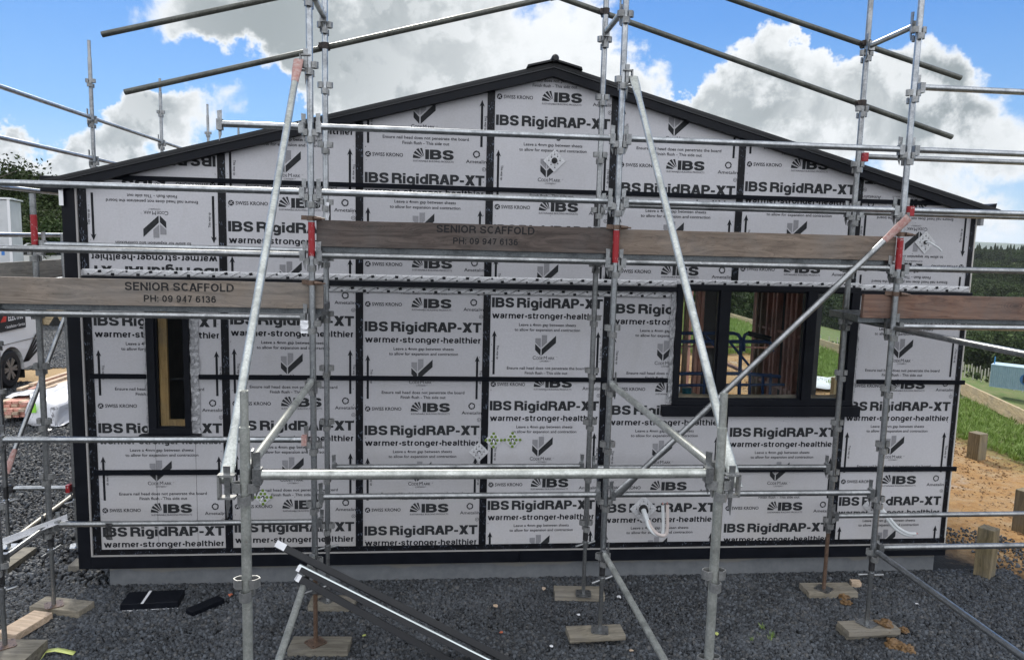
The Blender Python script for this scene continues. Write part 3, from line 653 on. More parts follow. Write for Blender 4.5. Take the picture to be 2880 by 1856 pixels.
# white foil tape with black marks above and below the head flashing
def foil_strip(x0, x1, z0, z1, y=-.0062):
    n = int((x1-x0)/.05)+1; V = []; F = []
    for i in range(n+1):
        x = x0+(x1-x0)*i/n
        for j in range(4):
            z = z0+(z1-z0)*j/3+(mnoise.noise((x*6, j, z0))*.004 if j in (0, 3) else 0); V.append((x, y-abs(mnoise.noise((x*9, j*2.1, z0*5)))*.003, z))
    for i in range(n):
        for j in range(3): F.append((i*4+j, (i+1)*4+j, (i+1)*4+j+1, i*4+j+1))
    mb = MB().add(V, F, True); o = mb.build('foil_tape', FOIL, house, fixn=False)
    md = o.modifiers.new('thickness', 'SOLIDIFY'); md.thickness = .0012; md.offset = 1
    pm = MB(); x = x0+.05; k = 0; h = z1-z0; yb = y-.0045
    while x < x1-.05:
        zc = z0+h*(.68 if k % 2 else .25); s = .021*(1 if k % 3 else .6); a = R(40+k*13 % 25)
        pts = [(x+s*math.cos(a+R(q)), zc+s*math.sin(a+R(q))*.8) for q in (0, 90, 180, 270)]; pts = [(px, min(max(pz, z0+.002), z1-.002)) for px, pz in pts]
        pm.add([(px, yb, pz) for px, pz in pts], [(0, 1, 2, 3)])
        for q in range(3):
            xx = x+.03+q*.012; l = .06+.02*((k+q) % 3); za = z0+.006+.008*q; zb2 = min(za+l*.55, z1-.004)
            pm.add([(xx, yb, za), (xx+.0035, yb, za), (xx+l, yb, zb2), (xx+l-.0035, yb, zb2)], [(0, 1, 2, 3)])
        x += .098+.012*((k*7) % 3); k += 1
    pm.build('tape_marks', INKD, o, fixn=False)
foil_strip(-.03, 5.44, 2.937, 2.998); foil_strip(5.44, 7.30, 2.962, 3.010); foil_strip(7.30, 8.455, 2.937, 3.0)
foil_strip(-.03, .50, 2.83, 2.888); foil_strip(.885, 5.42, 2.83, 2.888); foil_strip(7.31, 8.455, 2.83, 2.888)
MB().box(-.03, 5.444, -.034, 0, 2.889, 2.936).build('head_flashing', BLACK, house); MB().box(7.300, 8.472, -.034, 0, 2.889, 2.936).build('head_flashing', BLACK, house)
# battens
for x0, x1, z0, z1 in ((.0, .492, 2.001, 2.044), (.955, 5.395, 2.001, 2.044), (7.345, 8.50, 2.001, 2.044), (.0, 8.505, 1.091, 1.138), (.22, 8.10, 3.790, 3.830)):
    n = max(1, round((x1-x0)/3.2))
    for q in range(n): MB().box(x0+(x1-x0)*q/n+(.001 if q else 0), x0+(x1-x0)*(q+1)/n, -.026, -.005, z0, z1).build('batten', BLACKWOOD, house, bevel=.002)
# corner and base flashings, concrete slab
MB().box(-.175, -.062, -.024, .10, .182, 3.78).build('corner_flashing', BLACK, house, bevel=.004)
MB().box(-.0605, -.046, -.022, 0, .19, 3.80).build('corner_trim', mat('grey_trim_edge', color=(.36, .35, .34), rough=.7), house)
MB().box(8.4625, 8.472, -.004, .09, .20, 3.82).build('board_edge', CUTEDGE, house)
for a, b in ((-.062, 3.98), (3.982, 8.472)): MB().box(a, b, -.026, .02, .183, .303).build('base_flashing', BLACK, house, bevel=.004)
MB().box(-.045, 8.47, -.0275, 0, .3045, .3115).build('base_trim', MATS['grey_trim_edge'], house)
MB().box(.068, 8.405, .05, 13.0, -.4, .181).build('foundation', CONC, house)
MB().box(-.15, 8.45, .03, 13.0, .1815, .20).build('floor_slab', mat('floor_concrete', color=(.25, .24, .23), rough=.9), house)
# roof
def slope(xa, xb, lo, hi, y0, y1):
    lo, hi = lo-(.0 if lo < -.1 else .048), hi-.048
    return MB().prism([(xa, roofz(xa)+lo), (xb, roofz(xb)+lo), (xb, roofz(xb)+hi), (xa, roofz(xa)+hi)], lambda p, k: (p[0], y0 if k == 0 else y1, p[1]))
slope(-.165, AP, -.119, 0, -.085, -.001).build('barge_board', BLACK, house); slope(AP+.0005, 8.495, -.119, 0, -.085, -.001).build('barge_board', BLACK, house)
slope(-.20, AP, .001, .014, -.098, -.02).build('barge_cap', mat('dark_roof_edge', color=(.02, .022, .026), rough=.4), house); slope(AP+.0005, 8.53, .001, .014, -.098, -.02).build('barge_cap', MATS['dark_roof_edge'], house)
rf = slope(-.30, AP, .016, .045, -.105, 13.3).build('roof', mat('black_roof_steel', color=(.006, .007, .009), rough=.5), house)
slope(AP+.0005, 8.63, .016, .045, -.105, 13.3).build('roof', MATS['black_roof_steel'], house)
rc = MB(); RS = MATS['black_roof_steel']
for sgn in (-1, 1):
    P = [(AP+sgn*.01, 4.972), (AP+sgn*.245, 4.912), (AP+sgn*.255, 4.885), (AP+sgn*.235, 4.898), (AP+sgn*.01, 4.955)]
    rc.prism(P, lambda p, k: (p[0], -.15 if k == 0 else 13.3, p[1]))
rc.tube([(AP, -.16, 4.976), (AP, 13.3, 4.976)], .034, 16)
rc.tube([(AP, -.175, 4.976), (AP, -.16, 4.976)], .03, 16, radii=[.022, .034])
rc.build('ridge_cap', RS, rf)
gl = MB(); gl.box(-.335, -.180, -.05, 13.2, 3.665, 3.805); gl.build('gutter', BLACK, house, bevel=.006)
MB().box(-.178, -.1755, -.055, .3, 3.55, 3.80).build('fascia_end', WHITEPAINT, house); MB().box(-.1755, -.140, -.058, -.054, 3.55, 3.80).build('fascia_end', WHITEPAINT, house)
a, b_ = at(*tl(8, 1945, 490), 1, -.05), at(*tl(8, 2010, 568), 1, -.05); MB().box(8.475, b_.x, -.05, 13.2, b_.z, a.z+.03).build('fascia_end', mat('grey_fascia', color=(.30, .31, .32), rough=.6), house)
a, b_ = at(*tl(8, 2042, 385), 1, -.08), at(*tl(8, 2140, 360), 1, -.08)
MB().prism([(a.x, a.z), (b_.x, b_.z), (b_.x-.01, b_.z-.06), (a.x+.02, a.z-.06)], lambda p, k: (p[0], -.08 if k == 0 else 13.2, p[1])).build('gutter', BLACK, house)
# side and rear walls, opened out of view to let light inside
MB().box(-.150, -.062, .102, 3.1, .20, 3.70).build('side_wall', DARKWRAP, house); MB().box(-.15, -.062, 3.1, 13, 2.95, 3.04).build('top_plate', STUD, house)
for y in np.arange(3.7, 13, 1.2): MB().box(-.15, -.062, y-.022, y+.022, .2, 2.95).build('wall_stud', STUD, house)
XR = 8.36
def yr(px, py=960): return at(px, py, 0, XR).y
yo = [yr(2286), yr(2133), yr(2050), yr(2022)]
print('opening Y', [round(v, 2) for v in yo])
def rwall(y0, y1, z0, z1): return MB().box(8.38, 8.46, y0, y1, z0, z1).build('side_wall', DARKWRAP, house)
rwall(.10, 1.35, .20, 3.79); rwall(yo[0], yo[1], .20, 3.79); MB().box(8.38, 8.46, 1.35, 13, 2.95, 3.04).build('top_plate', STUD, house)
for y in (2.0, 6.4, 7.0, 7.6, 8.2, 8.8, 9.4, 10, 10.6, 11.2, 11.8, 12.4): MB().box(8.37, 8.46, y-.022, y+.022, .2 if y > 3 else 2.95, 2.95 if y > 3 else 3.79).build('wall_stud', STUD, house)
for x in (.0, 1.4, 2.8, 4.2, 5.6, 7.0, 8.33): MB().box(x-.045, x+.045, 12.9, 13, .2, 3.7).build('rear_post', STUD, house)
# interior framing
def stud(x, y, w=.045, d=.09, m=STUD, z0=.2, z1=2.9): MB().box(x-w/2, x+w/2, y-d/2, y+d/2, z0, z1).build('wall_stud', m, house)
for px, m in ((2140, STUDTAN), (2152, STUDTAN), (2170, STUD), (2186, STUD), (2196, STUD), (2224, STUD), (2238, STUD), (2252, STUD), (2272, DARKWRAP)):
    stud(8.30, yr(px), .09, .05, m)
stud(8.34, yr(2213), .03, .04, mat('grey_metal_strip', color=(.42, .41, .38), rough=.5)); stud(8.36, yr(2123), .09, .07)
MB().box(8.28, 8.34, yo[0]+.1, yo[1]+.05, 2.05, 2.09).build('nog', STUD, house); MB().box(8.28, 8.34, yo[0]-.1, yo[1]+2.4, 1.20, 1.245).build('nog', STUD, house)
def inner(px, Y, m, w=.05, z1=2.9, z0=.2): p = at(px, 950, 1, Y); stud(p.x, Y, w, .09, m, z0, z1)
for px, Y, m, w in ((1928, 3.0, STUDTAN, .05), (1957, 3.0, STUD, .045), (1969, 3.02, STUD, .045), (1988, 3.2, DARKWRAP, .14), (2004, 3.3, DARKWRAP, .12), (2016, 3.35, DARKWRAP, .10), (1900, 3.0, STUD, .045), (1870, 3.0, STUD, .045)): inner(px, Y, m, w)
p0, p1 = at(1890, 976, 1, 3.0), at(2165, 970, 1, 3.0); MB().box(p0.x, p1.x, 2.95, 3.04, p1.z-.03, p0.z+.005).build('nog', STUD, house)
MB().box(-.06, 3.2, 3.0, 3.08, .2, 3.2).build('inner_wall', DARKWRAP, house); MB().box(3.2, 8.3, 2.96, 3.05, 2.93, 3.02).build('top_plate', STUD, house)
for x in (.2, .62, .95): stud(x, 2.2)
# windows
def window(holes, frame_z, cols, sill, reveal):
    x0, x1, z0, z1 = holes; yF, yB = -.045, .06
    fr = MB(); fb = []
    w = MB()
    w.box(x0, x1, yF, yB, z1-.052, z1); w.box(x0, x1, yF, yB, z0, z0+.055)
    for a, b in cols: w.box(a, b, yF+.001, yB-.001, z0+.055, z1-.052)
    root = w.build('window', BLACK, house, bevel=.003)
    gaps = [(cols[i][1], cols[i+1][0]) for i in range(len(cols)-1)]
    for a, b in gaps:
        MB().box(a, b, .012, .016, z0+.055, z1-.052).build('pane', GLASS, root)
        f = MB(); t = .014
        f.box(a, b, -.02, .011, z0+.055, z0+.055+t); f.box(a, b, -.02, .011, z1-.052-t, z1-.052); f.box(a, a+t, -.019, .011, z0+.055+t, z1-.052-t); f.box(b-t, b, -.019, .011, z0+.055+t, z1-.052-t)
        f.build('glazing_bead', BLACK, root)
    MB().box(sill[0], sill[1], -.07, .0, sill[2], sill[3]).build('sill', BLACK, root, bevel=.004)
    rv = MB(); a, b = x0+.02, x1-.02
    rv.box(a, b, .062, .20, z0+.02, z0+.062); rv.box(a, b, .062, .20, z1-.06, z1-.02); rv.box(a, a+.045, .062, .20, z0+.062, z1-.06); rv.box(b-.025, b, .062, .20, z0+.062, z1-.06)
    rv.build('reveal', reveal, root)
    return root
w1 = window((H1[0], H1[1], 1.484, 2.889), 0, [(.505, .578), (.836, .88)], (.423, .965, 1.450, 1.483), CLEARPINE)
MB().box(.595, .668, .02, .055, 1.545, 2.83).build('timber_liner', CLEARPINE, w1); MB().box(.668, .83, .02, .055, 1.545, 1.61).build('timber_liner', CLEARPINE, w1)
MB().box(.800, .812, .056, .075, 1.61, 2.83).build('inner_trim', mat('dark_red_trim', color=(.34, .05, .08), rough=.6), w1)
w2 = window((H2[0], H2[1], 1.779, 2.966), 0, [(5.444, 5.497), (5.872, 5.974), (6.760, 6.858), (7.213, 7.298)], (5.341, 7.376, 1.672, 1.778), FRESH)
# crumpled foil tape beside the windows
def crumple(x0, x1, z0, z1, seed):
    nx, nz = 5, int((z1-z0)/.03); V = []; F = []
    for i in range(nz+1):
        for j in range(nx+1):
            x = x0+(x1-x0)*j/nx; z = z0+(z1-z0)*i/nz; e = mnoise.noise((x*18, z*11, seed)); V.append((x+(e*.014 if j in (0, nx) else e*.004), -.008-abs(mnoise.noise((x*40, z*26, seed+4)))*.018, z))
    for i in range(nz):
        for j in range(nx): k = i*(nx+1)+j; F.append((k, k+1, k+nx+2, k+nx+1))
    o = MB().add(V, F, False).build('foil_tape', mat('crumpled_foil', speck((.27, .275, .29), (.46, .465, .48), 60, rough=(.3, .5)), metal=.2), house, fixn=False); md = o.modifiers.new('thickness', 'SOLIDIFY'); md.thickness = .001; md.offset = 1
crumple(.882, .955, 1.49, 2.85, 1.5); crumple(.48, .504, 1.49, 2.86, 3.5); crumple(5.395, 5.443, 1.80, 2.90, 5.5); crumple(7.30, 7.33, 1.80, 2.90, 7.1)

# pipe flashings
def diamond(c, s, m, marks=True, rot=45, dots=False):
    pts = [(c[0]+s*math.cos(R(rot+45+q)), c[2]+s*math.sin(R(rot+45+q))) for q in (0, 90, 180, 270)]
    o = MB().prism(pts, lambda p, k: (p[0], -.0085+.003*k, p[1])).build('pipe_flashing', m, house)
    pm = MB()
    if dots:
        for i in range(-2, 3):
            for j in range(-2, 3):
                x, z = c[0]+i*.037+(.0185 if j % 2 else 0), c[2]+j*.033
                if abs(x-c[0])+abs(z-c[2]) < s*.92 and abs(x-c[0])+abs(z-c[2]) > .02: pm.add([(x+.0155*math.cos(R(q)), -.0095, z+.0155*math.sin(R(q))) for q in range(0, 360, 60)], [(0, 1, 2, 3, 4, 5)])
        pm.build('dot_print', GREEN, o, fixn=False)
    else:
        for i, (x, z) in enumerate(((-.5, .0), (.5, .02), (0, .55), (.28, .36), (-.3, -.35), (.05, -.6), (.3, -.25), (-.27, .3))):
            x, z = c[0]+x*s, c[2]+z*s; pm.add([(x+.006*math.cos(R(q)), -.0095, z+.006*math.sin(R(q))) for q in range(0, 360, 60)], [(0, 1, 2, 3, 4, 5)])
            pm.add([(x-.001, -.0095, z), (x+.001, -.0095, z), (x+.001, -.0095, z+.03), (x-.001, -.0095, z+.03)], [(0, 1, 2, 3)])
        pm.build('tape_marks', INKD, o, fixn=False)
    return o
for (px, py), s, m, dots in (((1347, 1270), .098, FOIL, 0), ((1388, 1237), .088, FOIL, 1), ((1441, 1236), .088, FOIL, 1), ((740, 1397), .085, FOIL, 1)):
    c = at(px, py, 1, 0); o = diamond(c, s, m, dots=bool(dots))
    pb = MB().tube([(c.x, -.004, c.z), (c.x, -.02, c.z)], .016, 14, mi=1); pb.tube([(c.x, -.01, c.z), (c.x-.002, -.09, c.z-.012)], .0085, 12, hollow=True, mi=0); pb.build('pipe', [WHITEPLASTIC, RUBBER], o)
c = at(1559, 453, 1, 0); o = diamond(c, .105, FOIL); MB().tube([(c.x, -.004, c.z), (c.x, -.03, c.z-.005)], .022, 14, radii=[.030, .016]).build('pipe', RUBBER, o)
c = at(2601, 682, 1, 0); o = diamond(c, .112, FOIL); MB().tube([(c.x, -.004, c.z), (c.x, -.02, c.z)], .018, 14).build('pipe', RUBBER, o)
e = at(2648, 706, 1, -.10); mid = at(2626, 689, 1, -.09); MB().tube([(c.x, -.015, c.z), (c.x+.02, -.05, c.z), mid, at(2639, 697, 1, -.1), e], .0085, 10).build('cable', HOSE, o)
def hoses(px, py, paths, ends, m, sleeve):
    c = at(px, py, 1, 0); o = diamond(c, .14, FOIL); MB().tube([(c.x, -.004, c.z), (c.x, -.06, c.z-.004)], .04, 20, radii=[.047, .038]).build('grommet', RUBBER, o)
    MB().tube(sleeve(c), .025, 14).build('sleeve', HOSE, o)
    for q, pth in enumerate(paths):
        P = [Vector(p) for p in pth]; P = [Vector(v) for v in zip(*[[w[k] for w in crom3(P)] for k in range(3)])]
        h = MB().tube(P, .0165, 12, mi=0); h.tube([P[-1], P[-1]+(P[-1]-P[-3]).normalized()*.022], .007, 8, mi=1); h.tube([P[-1]-(P[-1]-P[-3]).normalized()*.001, P[-1]+(P[-1]-P[-3]).normalized()*.002], .0125, 10, mi=2)
        h.build('hose', [m[q], COPPER, RUBBER], o)
def crom3(P, n=7):
    out = []
    for i in range(len(P)-1):
        a, b, c, d = P[max(i-1, 0)], P[i], P[i+1], P[min(i+2, len(P)-1)]
        for k in range(n): t = k/n; out.append(.5*(2*b+(c-a)*t+(2*a-5*b+4*c-d)*t*t+(3*b-a-3*c+d)*t**3))
    return out+[P[-1]]
A = lambda x, y, Y, i=15: at(*tl(i, x, y), 1, Y)
hoses(1809, 1430, [[A(1255, 225, -.14), A(1275, 295, -.20), A(1330, 360, -.25), A(1395, 372, -.26), A(1412, 300, -.26), A(1408, 90, -.26)],
                   [A(1275, 235, -.15), A(1300, 300, -.21), A(1360, 362, -.27), A(1430, 372, -.28), A(1450, 300, -.28), A(1450, 86, -.28)]],
      None, (HOSE, HOSEPINK), lambda c: [(c.x, -.03, c.z-.005), A(1228, 145, -.09), A(1262, 238, -.15)])
hoses(2461, 1420, [[A(1050, 130, -.10, 16), A(1100, 205, -.16, 16), A(1185, 310, -.2, 16), A(1290, 368, -.24, 16), A(1345, 372, -.25, 16)],
                   [A(1062, 128, -.11, 16), A(1125, 205, -.17, 16), A(1210, 300, -.21, 16), A(1310, 355, -.25, 16), A(1378, 358, -.26, 16)]],
      None, (HOSE, HOSE), lambda c: [(c.x, -.03, c.z-.004), A(1030, 105, -.07, 16), A(1070, 145, -.11, 16)])

# ------------------------------------------------------------------ scaffolds: posts with V-pressings and screw jacks, wedged ledgers
RT = .02415
CUPZ = [.75, 1.225, 1.71, 2.19, 2.67, 3.15, 3.63, 4.11, 4.60, 5.085]
FY, BY = -1.17, -.435
PX = {0: -.20, 1: 2.18, 2: 4.55, 3: 6.93, 4: 9.31}
def vloop(mb, ang, z, h=.046, reach=.062):
    c, s = math.cos(ang), math.sin(ang)
    prof = [(.018, -.024), (.040, -.026), (reach-.008, -.014), (reach, 0), (reach-.008, .014), (.040, .026), (.018, .024)]
    vs, fs = ribbon(prof, .0055, False); n = len(vs)
    P = [(c*v[0]-s*v[1], s*v[0]+c*v[1], z) for v in vs]+[(c*v[0]-s*v[1], s*v[0]+c*v[1], z+h) for v in vs]; m = n//2
    F = []
    for i in range(m-1):
        j = i+1; F += [(i, m+i, m+j, j), (n+i, n+j, n+m+j, n+m+i), (i, j, n+j, n+i), (m+i, n+m+i, n+m+j, m+j)]
    F += [(0, n, n+m, m), (m-1, 2*m-1, n+2*m-1, n+m-1)]
    mb.add(P, F)
_vm = {}
def vpress_mesh():
    if 'o' not in _vm:
        mb = MB()
        for a in (0, 180): vloop(mb, R(a), -.023)
        for a in (90, 270): vloop(mb, R(a), -.078)
        _vm['o'] = mb
    return _vm['o']
VSRC = [None]
def add_cups(post, xyz_list):
    org = ORG[post.name]
    for x, y, z in xyz_list:
        if VSRC[0] is None:
            o = vpress_mesh().build('v_pressing', mat('dull_pressed_steel', galv((.22, .225, .225), (.36, .365, .36), 0, None, .45)), post, org=Vector((0, 0, 0))); VSRC[0] = o
            o.location = (x-org.x, y-org.y, z-org.z)
        else: inst(VSRC[0], post, (x-org.x, y-org.y, z-org.z))
def post(root, x, y, z0, z1, cups, m=STEEL, bands=(), lean=(0, 0), rad=RT, spigot=None):
    dx, dy = lean; f = lambda z: (x+dx*(z-z0), y+dy*(z-z0), z)
    mb = MB().tube([f(z0), f((z0+z1)/2), f(z1)], rad, 18, hollow=True)
    o = mb.build('standard', m, root)
    if spigot: MB().tube([f(z1-.02), f(spigot)], .0195, 16, hollow=True).build('spigot', m, o)
    add_cups(o, [f(z) for z in cups])
    for a, b, bm_ in bands: MB().tube([f(a), f(b)], rad+.0012, 18, cap=False).build('painted_band', bm_, o)
    return o
def jack(root, x, y, z_top, zb, black=(.58, .705), nut=.54, m=STEEL_DULL, rot=20, hang=25, pm=None):
    mb = MB().tube([(x, y, zb), (x, y, z_top)], .0178, 14)
    o = mb.build('screw_jack', m, root)
    if black: MB().tube([(x, y, black[0]), (x, y, black[1])], .0249, 16).build('jack_sleeve', JACKBLACK, o)
    if nut:
        n = MB().tube([(x, y, nut-.022), (x, y, nut+.022)], .029, 12); c, s = math.cos(R(hang)), math.sin(R(hang))
        n.tube([(x-c*.10, y-s*.10, nut-.014), (x-c*.02, y-s*.02, nut)], .0115, 8); n.tube([(x+c*.02, y+s*.02, nut), (x+c*.10, y+s*.10, nut+.014)], .0115, 8)
        n.build('jack_nut', STEEL_DULL, o)
    p = MB(); c, s = math.cos(R(rot)), math.sin(R(rot)); q = .072; pts = []
    for a, b in ((-q, -q*.8), (-q*.8, -q), (q*.8, -q), (q, -q*.8), (q, q*.8), (q*.8, q), (-q*.8, q), (-q, q*.8)): pts.append((x+a*c-b*s, y+a*s+b*c))
    p.prism(pts, lambda v, k: (v[0], v[1], zb-.004+.007*k))
    for a in (45, 135, 225, 315):
        hx, hy = x+.072*math.cos(R(a+rot)), y+.072*math.sin(R(a+rot)); p.add([(hx+.008*math.cos(R(t)), hy+.008*math.sin(R(t)), zb+.0035) for t in range(0, 360, 45)], [tuple(range(8))], mi=1)
    p.build('base_plate', [pm or STEEL_DULL, RUBBER], o)
def ledger(root, p, q, name='ledger', m=STEEL, wedges=(1, 1), r=RT, inset=.052, ends=(None, None)):
    p, q = Vector(p), Vector(q); d = (q-p).normalized(); up = Vector((0, 0, 1)); sd_ = d.cross(up).normalized()
    a, b = p+d*inset, q-d*inset; wall = (a.x, a.y, a.z)
    a2, b2 = (a+d*.03 if wedges[0] else a), (b-d*.03 if wedges[1] else b)
    mb = MB().tube([a2, (a2+b2)/2, b2], r, 16)
    o = mb.build(name, m, root)
    for w, e, s, pm in ((wedges[0], a, 1, ends[0]), (wedges[1], b, -1, ends[1])):
        if not w: continue
        c = e+d*(s*.012); bb = MB()
        bb.bar(c-up*.045+d*0, c+up*.034, .050, .040, up=d)
        bb.build('ledger_head', pm or STEEL_DULL, o)
        W = MB(); t = e; pts = [(-.017, .10), (.017, .105), (.012, -.075), (-.006, -.12)]
        W.prism(pts, lambda v, k: tuple(t+d*(s*(v[0]+.002))+up*v[1]+sd_*((k-.5)*.008-.030)), 0); W.build('wedge', STEEL_DULL, o)
    return o
def brace(root, p, q, name='brace', m=STEEL, paint=(None, None), flat=(.12, .12)):
    p, q = Vector(p), Vector(q); d = (q-p).normalized(); sidev = d.cross(Vector((0, 1, 0))).normalized()
    L = (q-p).length
    def sec(t, k):  # flattened ends: wide across sidev, thin along the other axis
        c = p+d*t; n2 = d.cross(sidev); ra = RT*(1+.45*k); rb = RT*(1-.72*k); return [c+sidev*(ra*math.cos(2*math.pi*i/16))+n2*(rb*math.sin(2*math.pi*i/16)) for i in range(16)]
    ts = [(0, 1 if flat[0] else 0), (flat[0], .9 if flat[0] else 0), (flat[0]*2.3, 0), (L-flat[1]*2.3, 0), (L-flat[1], .9 if flat[1] else 0), (L, 1 if flat[1] else 0)]
    V = [v for t, k in ts for v in sec(t, k)]; n = len(ts); F = [(i*16+j, i*16+(j+1) % 16, (i+1)*16+(j+1) % 16, (i+1)*16+j) for i in range(n-1) for j in range(16)]
    mb = MB().add(V, F, True); mb.add(V[:16], [tuple(range(16))]); mb.add(V[-16:], [tuple(range(16))])
    o = mb.build(name, m, root)
    for e, pm in enumerate(paint):
        if pm:
            ring = [ts[0], ts[1], ts[2]] if e == 0 else [ts[3], ts[4], ts[5]]
            V = []; 
            for t, k in ring:
                c = p+d*t
                V += [c+(v-c)*1.03 for v in sec(t, k)]
            MB().add(V, [(i*16+j, i*16+(j+1) % 16, (i+1)*16+(j+1) % 16, (i+1)*16+j) for i in range(2) for j in range(16)], True).build('painted_end', pm, o)
    return o
def ubracket(root, c, d):
    mb = MB(); c = Vector(c); d = Vector(d).normalized(); up = Vector((0, 0, 1))
    mb.bar(c+up*.055, c+up*.055+d*.075, .045, .010); mb.bar(c-up*.055, c-up*.055+d*.075, .045, .010); mb.bar(c-up*.060, c+up*.060, .045, .010, up=d)
    mb.build('brace_hook', MATS['dull_pressed_steel'], root)
    W = MB(); W.prism([(-.016, .10), (.016, .10), (.012, -.10), (-.002, -.16)], lambda v, k: tuple(c+d*(.035+v[0])+up*v[1]+Vector((-d.y, d.x, 0))*((k-.5)*.009))); W.build('wedge', STEEL_DULL, root)

scaf = empty('scaffold', (2.2, -.8, 0), 'galvanised tube scaffold standing against the printed gable wall, with red banded posts', 'scaffold')
def cups(lo, hi): return [z for z in CUPZ if lo <= z <= hi]
RB = [(3.19, 3.445, RED)]
post(scaf, PX[0], FY, .70, 3.66, cups(.5, 3.7), STEEL_DULL); jack(scaf, PX[0], FY, .72, .095, rot=35, m=STEEL_DULL, pm=STEEL_RUST)
rz = at(86, 604, 1, BY).z
post(scaf, PX[0], BY, .70, 3.63, cups(.5, 3.2), STEEL_DULL, [(3.21, rz, RED)]); jack(scaf, PX[0], BY, .72, .05, rot=30, hang=70, pm=STEEL_RUST, black=(.585, .69))
post(scaf, PX[1]+.012, FY, .62, 6.0, cups(.5, 5.5), STEEL, RB, lean=(-.003, 0)); jack(scaf, PX[1]+.012, FY, .66, .05, rot=40, m=STEEL_RUST, black=None, nut=.50, pm=STEEL_RUST)
post(scaf, PX[1], BY, .70, 5.95, cups(.5, 5.5), STEEL); jack(scaf, PX[1], BY, .72, .05, rot=50, hang=10)
post(scaf, PX[2], FY, .70, 6.0, cups(.5, 5.5), STEEL, RB); jack(scaf, PX[2], FY, .72, .095, rot=-12, hang=20)
post(scaf, PX[2], BY, .70, 5.95, cups(.5, 5.5), STEEL_DULL); jack(scaf, PX[2], BY, .72, .05, rot=-8, hang=15)
post(scaf, PX[3], FY, .70, 6.0, cups(.5, 5.5), STEEL, RB); jack(scaf, PX[3], FY, .72, .095, rot=28, hang=-20)
post(scaf, PX[3], BY, .62, 5.95, cups(.5, 5.5), STEEL_DULL); jack(scaf, PX[3], BY, .68, .05, rot=38, m=STEEL_RUST, black=None, nut=None)
post(scaf, PX[4], FY, .70, 5.6, [], STEEL); jack(scaf, PX[4], FY, .72, .06)
post(scaf, PX[4], BY, .70, 5.6, [], STEEL); jack(scaf, PX[4], BY, .72, .06)
NY = -3.45; NX = (2.25, 4.603)
for i, x in enumerate(NX):
    post(scaf, x, NY, .62, 2.44, [1.19, 1.665, 2.145], STEEL_NEAR, spigot=2.615, lean=((.004, 0), (-.003, 0))[i]); jack(scaf, x, NY, .66, .06, rot=15)
D = {'g2': 4.155, 'g1': 3.67, 'u': 3.195, 'l': 2.715, 'm': 1.748, 'k': 1.28, 'b': .785, 't': 4.647}
def fl(i, j, z, y=FY, x0=None, x1=None, **k): return ledger(scaf, (PX[i] if x0 is None else x0, y, z), (PX[j] if x1 is None else x1, y, z), **k)
fl(0, 1, D['g2']-.006, x0=1.46)
for i in (1, 2, 3): fl(i, i+1, D['g2'])
for i in (0, 1, 2, 3): fl(i, i+1, D['g1'], ends=(RED if i == 3 else None, None))
for i in (0, 1, 2, 3): fl(i, i+1, D['u'], m=STEEL_DULL)
fl(0, 1, D['l'], m=STEEL_DULL); fl(3, 4, D['l'])
fl(0, 1, D['m'], ends=(None, PINK)); fl(1, 2, D['k'], m=STEEL_DULL); fl(2, 3, D['k'], m=STEEL_DULL); fl(3, 4, D['b'], m=STEEL_DULL); fl(3, 4, D['t'])
fl(0, 1, 3.214, BY); fl(0, 1, D['b'], BY, m=STEEL_DULL); fl(1, 2, 1.292, BY, m=STEEL_DULL); fl(2, 3, 1.275, BY, m=STEEL_DULL)
for i in (2, 3): fl(i, i+1, 3.678, BY, m=STEEL_DULL)
fl(3, 4, 4.18, BY, ends=(RED, None), m=STEEL_DULL); fl(3, 4, .788, BY, m=STEEL_DULL)
# transoms
def tr(i, z, y0=FY, y1=BY, x=None, **k): X = PX[i] if x is None else x; return ledger(scaf, (X, y0, z), (X, y1, z), name='transom', **k)
for i in (1, 2, 3): tr(i, 5.135)
tr(0, .785, m=STEEL_DULL)
for i in (0, 1, 3, 4): tr(i, 2.708, m=STEEL_DULL)
for i in (1, 2, 3): tr(i, 3.185, m=STEEL_DULL)
for i, x in ((1, NX[0]), (2, NX[1])):
    ledger(scaf, (PX[i], FY, 2.215), (x, NY, 2.21), name='transom', m=STEEL_NEAR); ledger(scaf, (PX[i], FY, (.79, .785)[i-1]), (x, NY, .785), name='transom', m=STEEL_NEAR)
ledger(scaf, (PX[3], FY, 2.70), (PX[3]+.02, -3.4, 2.70), name='transom', m=STEEL_DULL, wedges=(0, 1)); ledger(scaf, (PX[3]+.01, FY, .765), (PX[3]+.02, -3.4, .765), name='transom', wedges=(0, 1), ends=(None, None))
for z in (2.70, .765): pass
post(scaf, PX[3]+.02, -3.4, .70, 2.9, [], STEEL); jack(scaf, PX[3]+.02, -3.4, .72, .06)
ledger(scaf, (NX[0], NY, 2.205), (NX[1], NY, 2.202), m=STEEL_NEAR)
# raking braces and bracing in the frame
brace(scaf, (2.106, -1.2, 4.63), (2.158, NY+.02, 2.16), m=STEEL_NEAR, paint=(PINK, None)); ubracket(scaf, (2.135, NY, 2.15), (1, 0, 0)); ubracket(scaf, (2.118, -1.19, 4.61), (1, 0, 0))
brace(scaf, (4.626, -1.2, 4.62), (4.70, NY+.02, 2.12), m=STEEL_NEAR); ubracket(scaf, (4.70, NY, 2.14), (-1, 0, 0)); ubracket(scaf, (4.616, -1.19, 4.61), (-1, 0, 0))
p, q = at(2556, 612, 1, -1.235), at(1735, 1390, 1, -1.235); brace(scaf, p, q, m=STEEL_DULL, paint=(PINK, None))
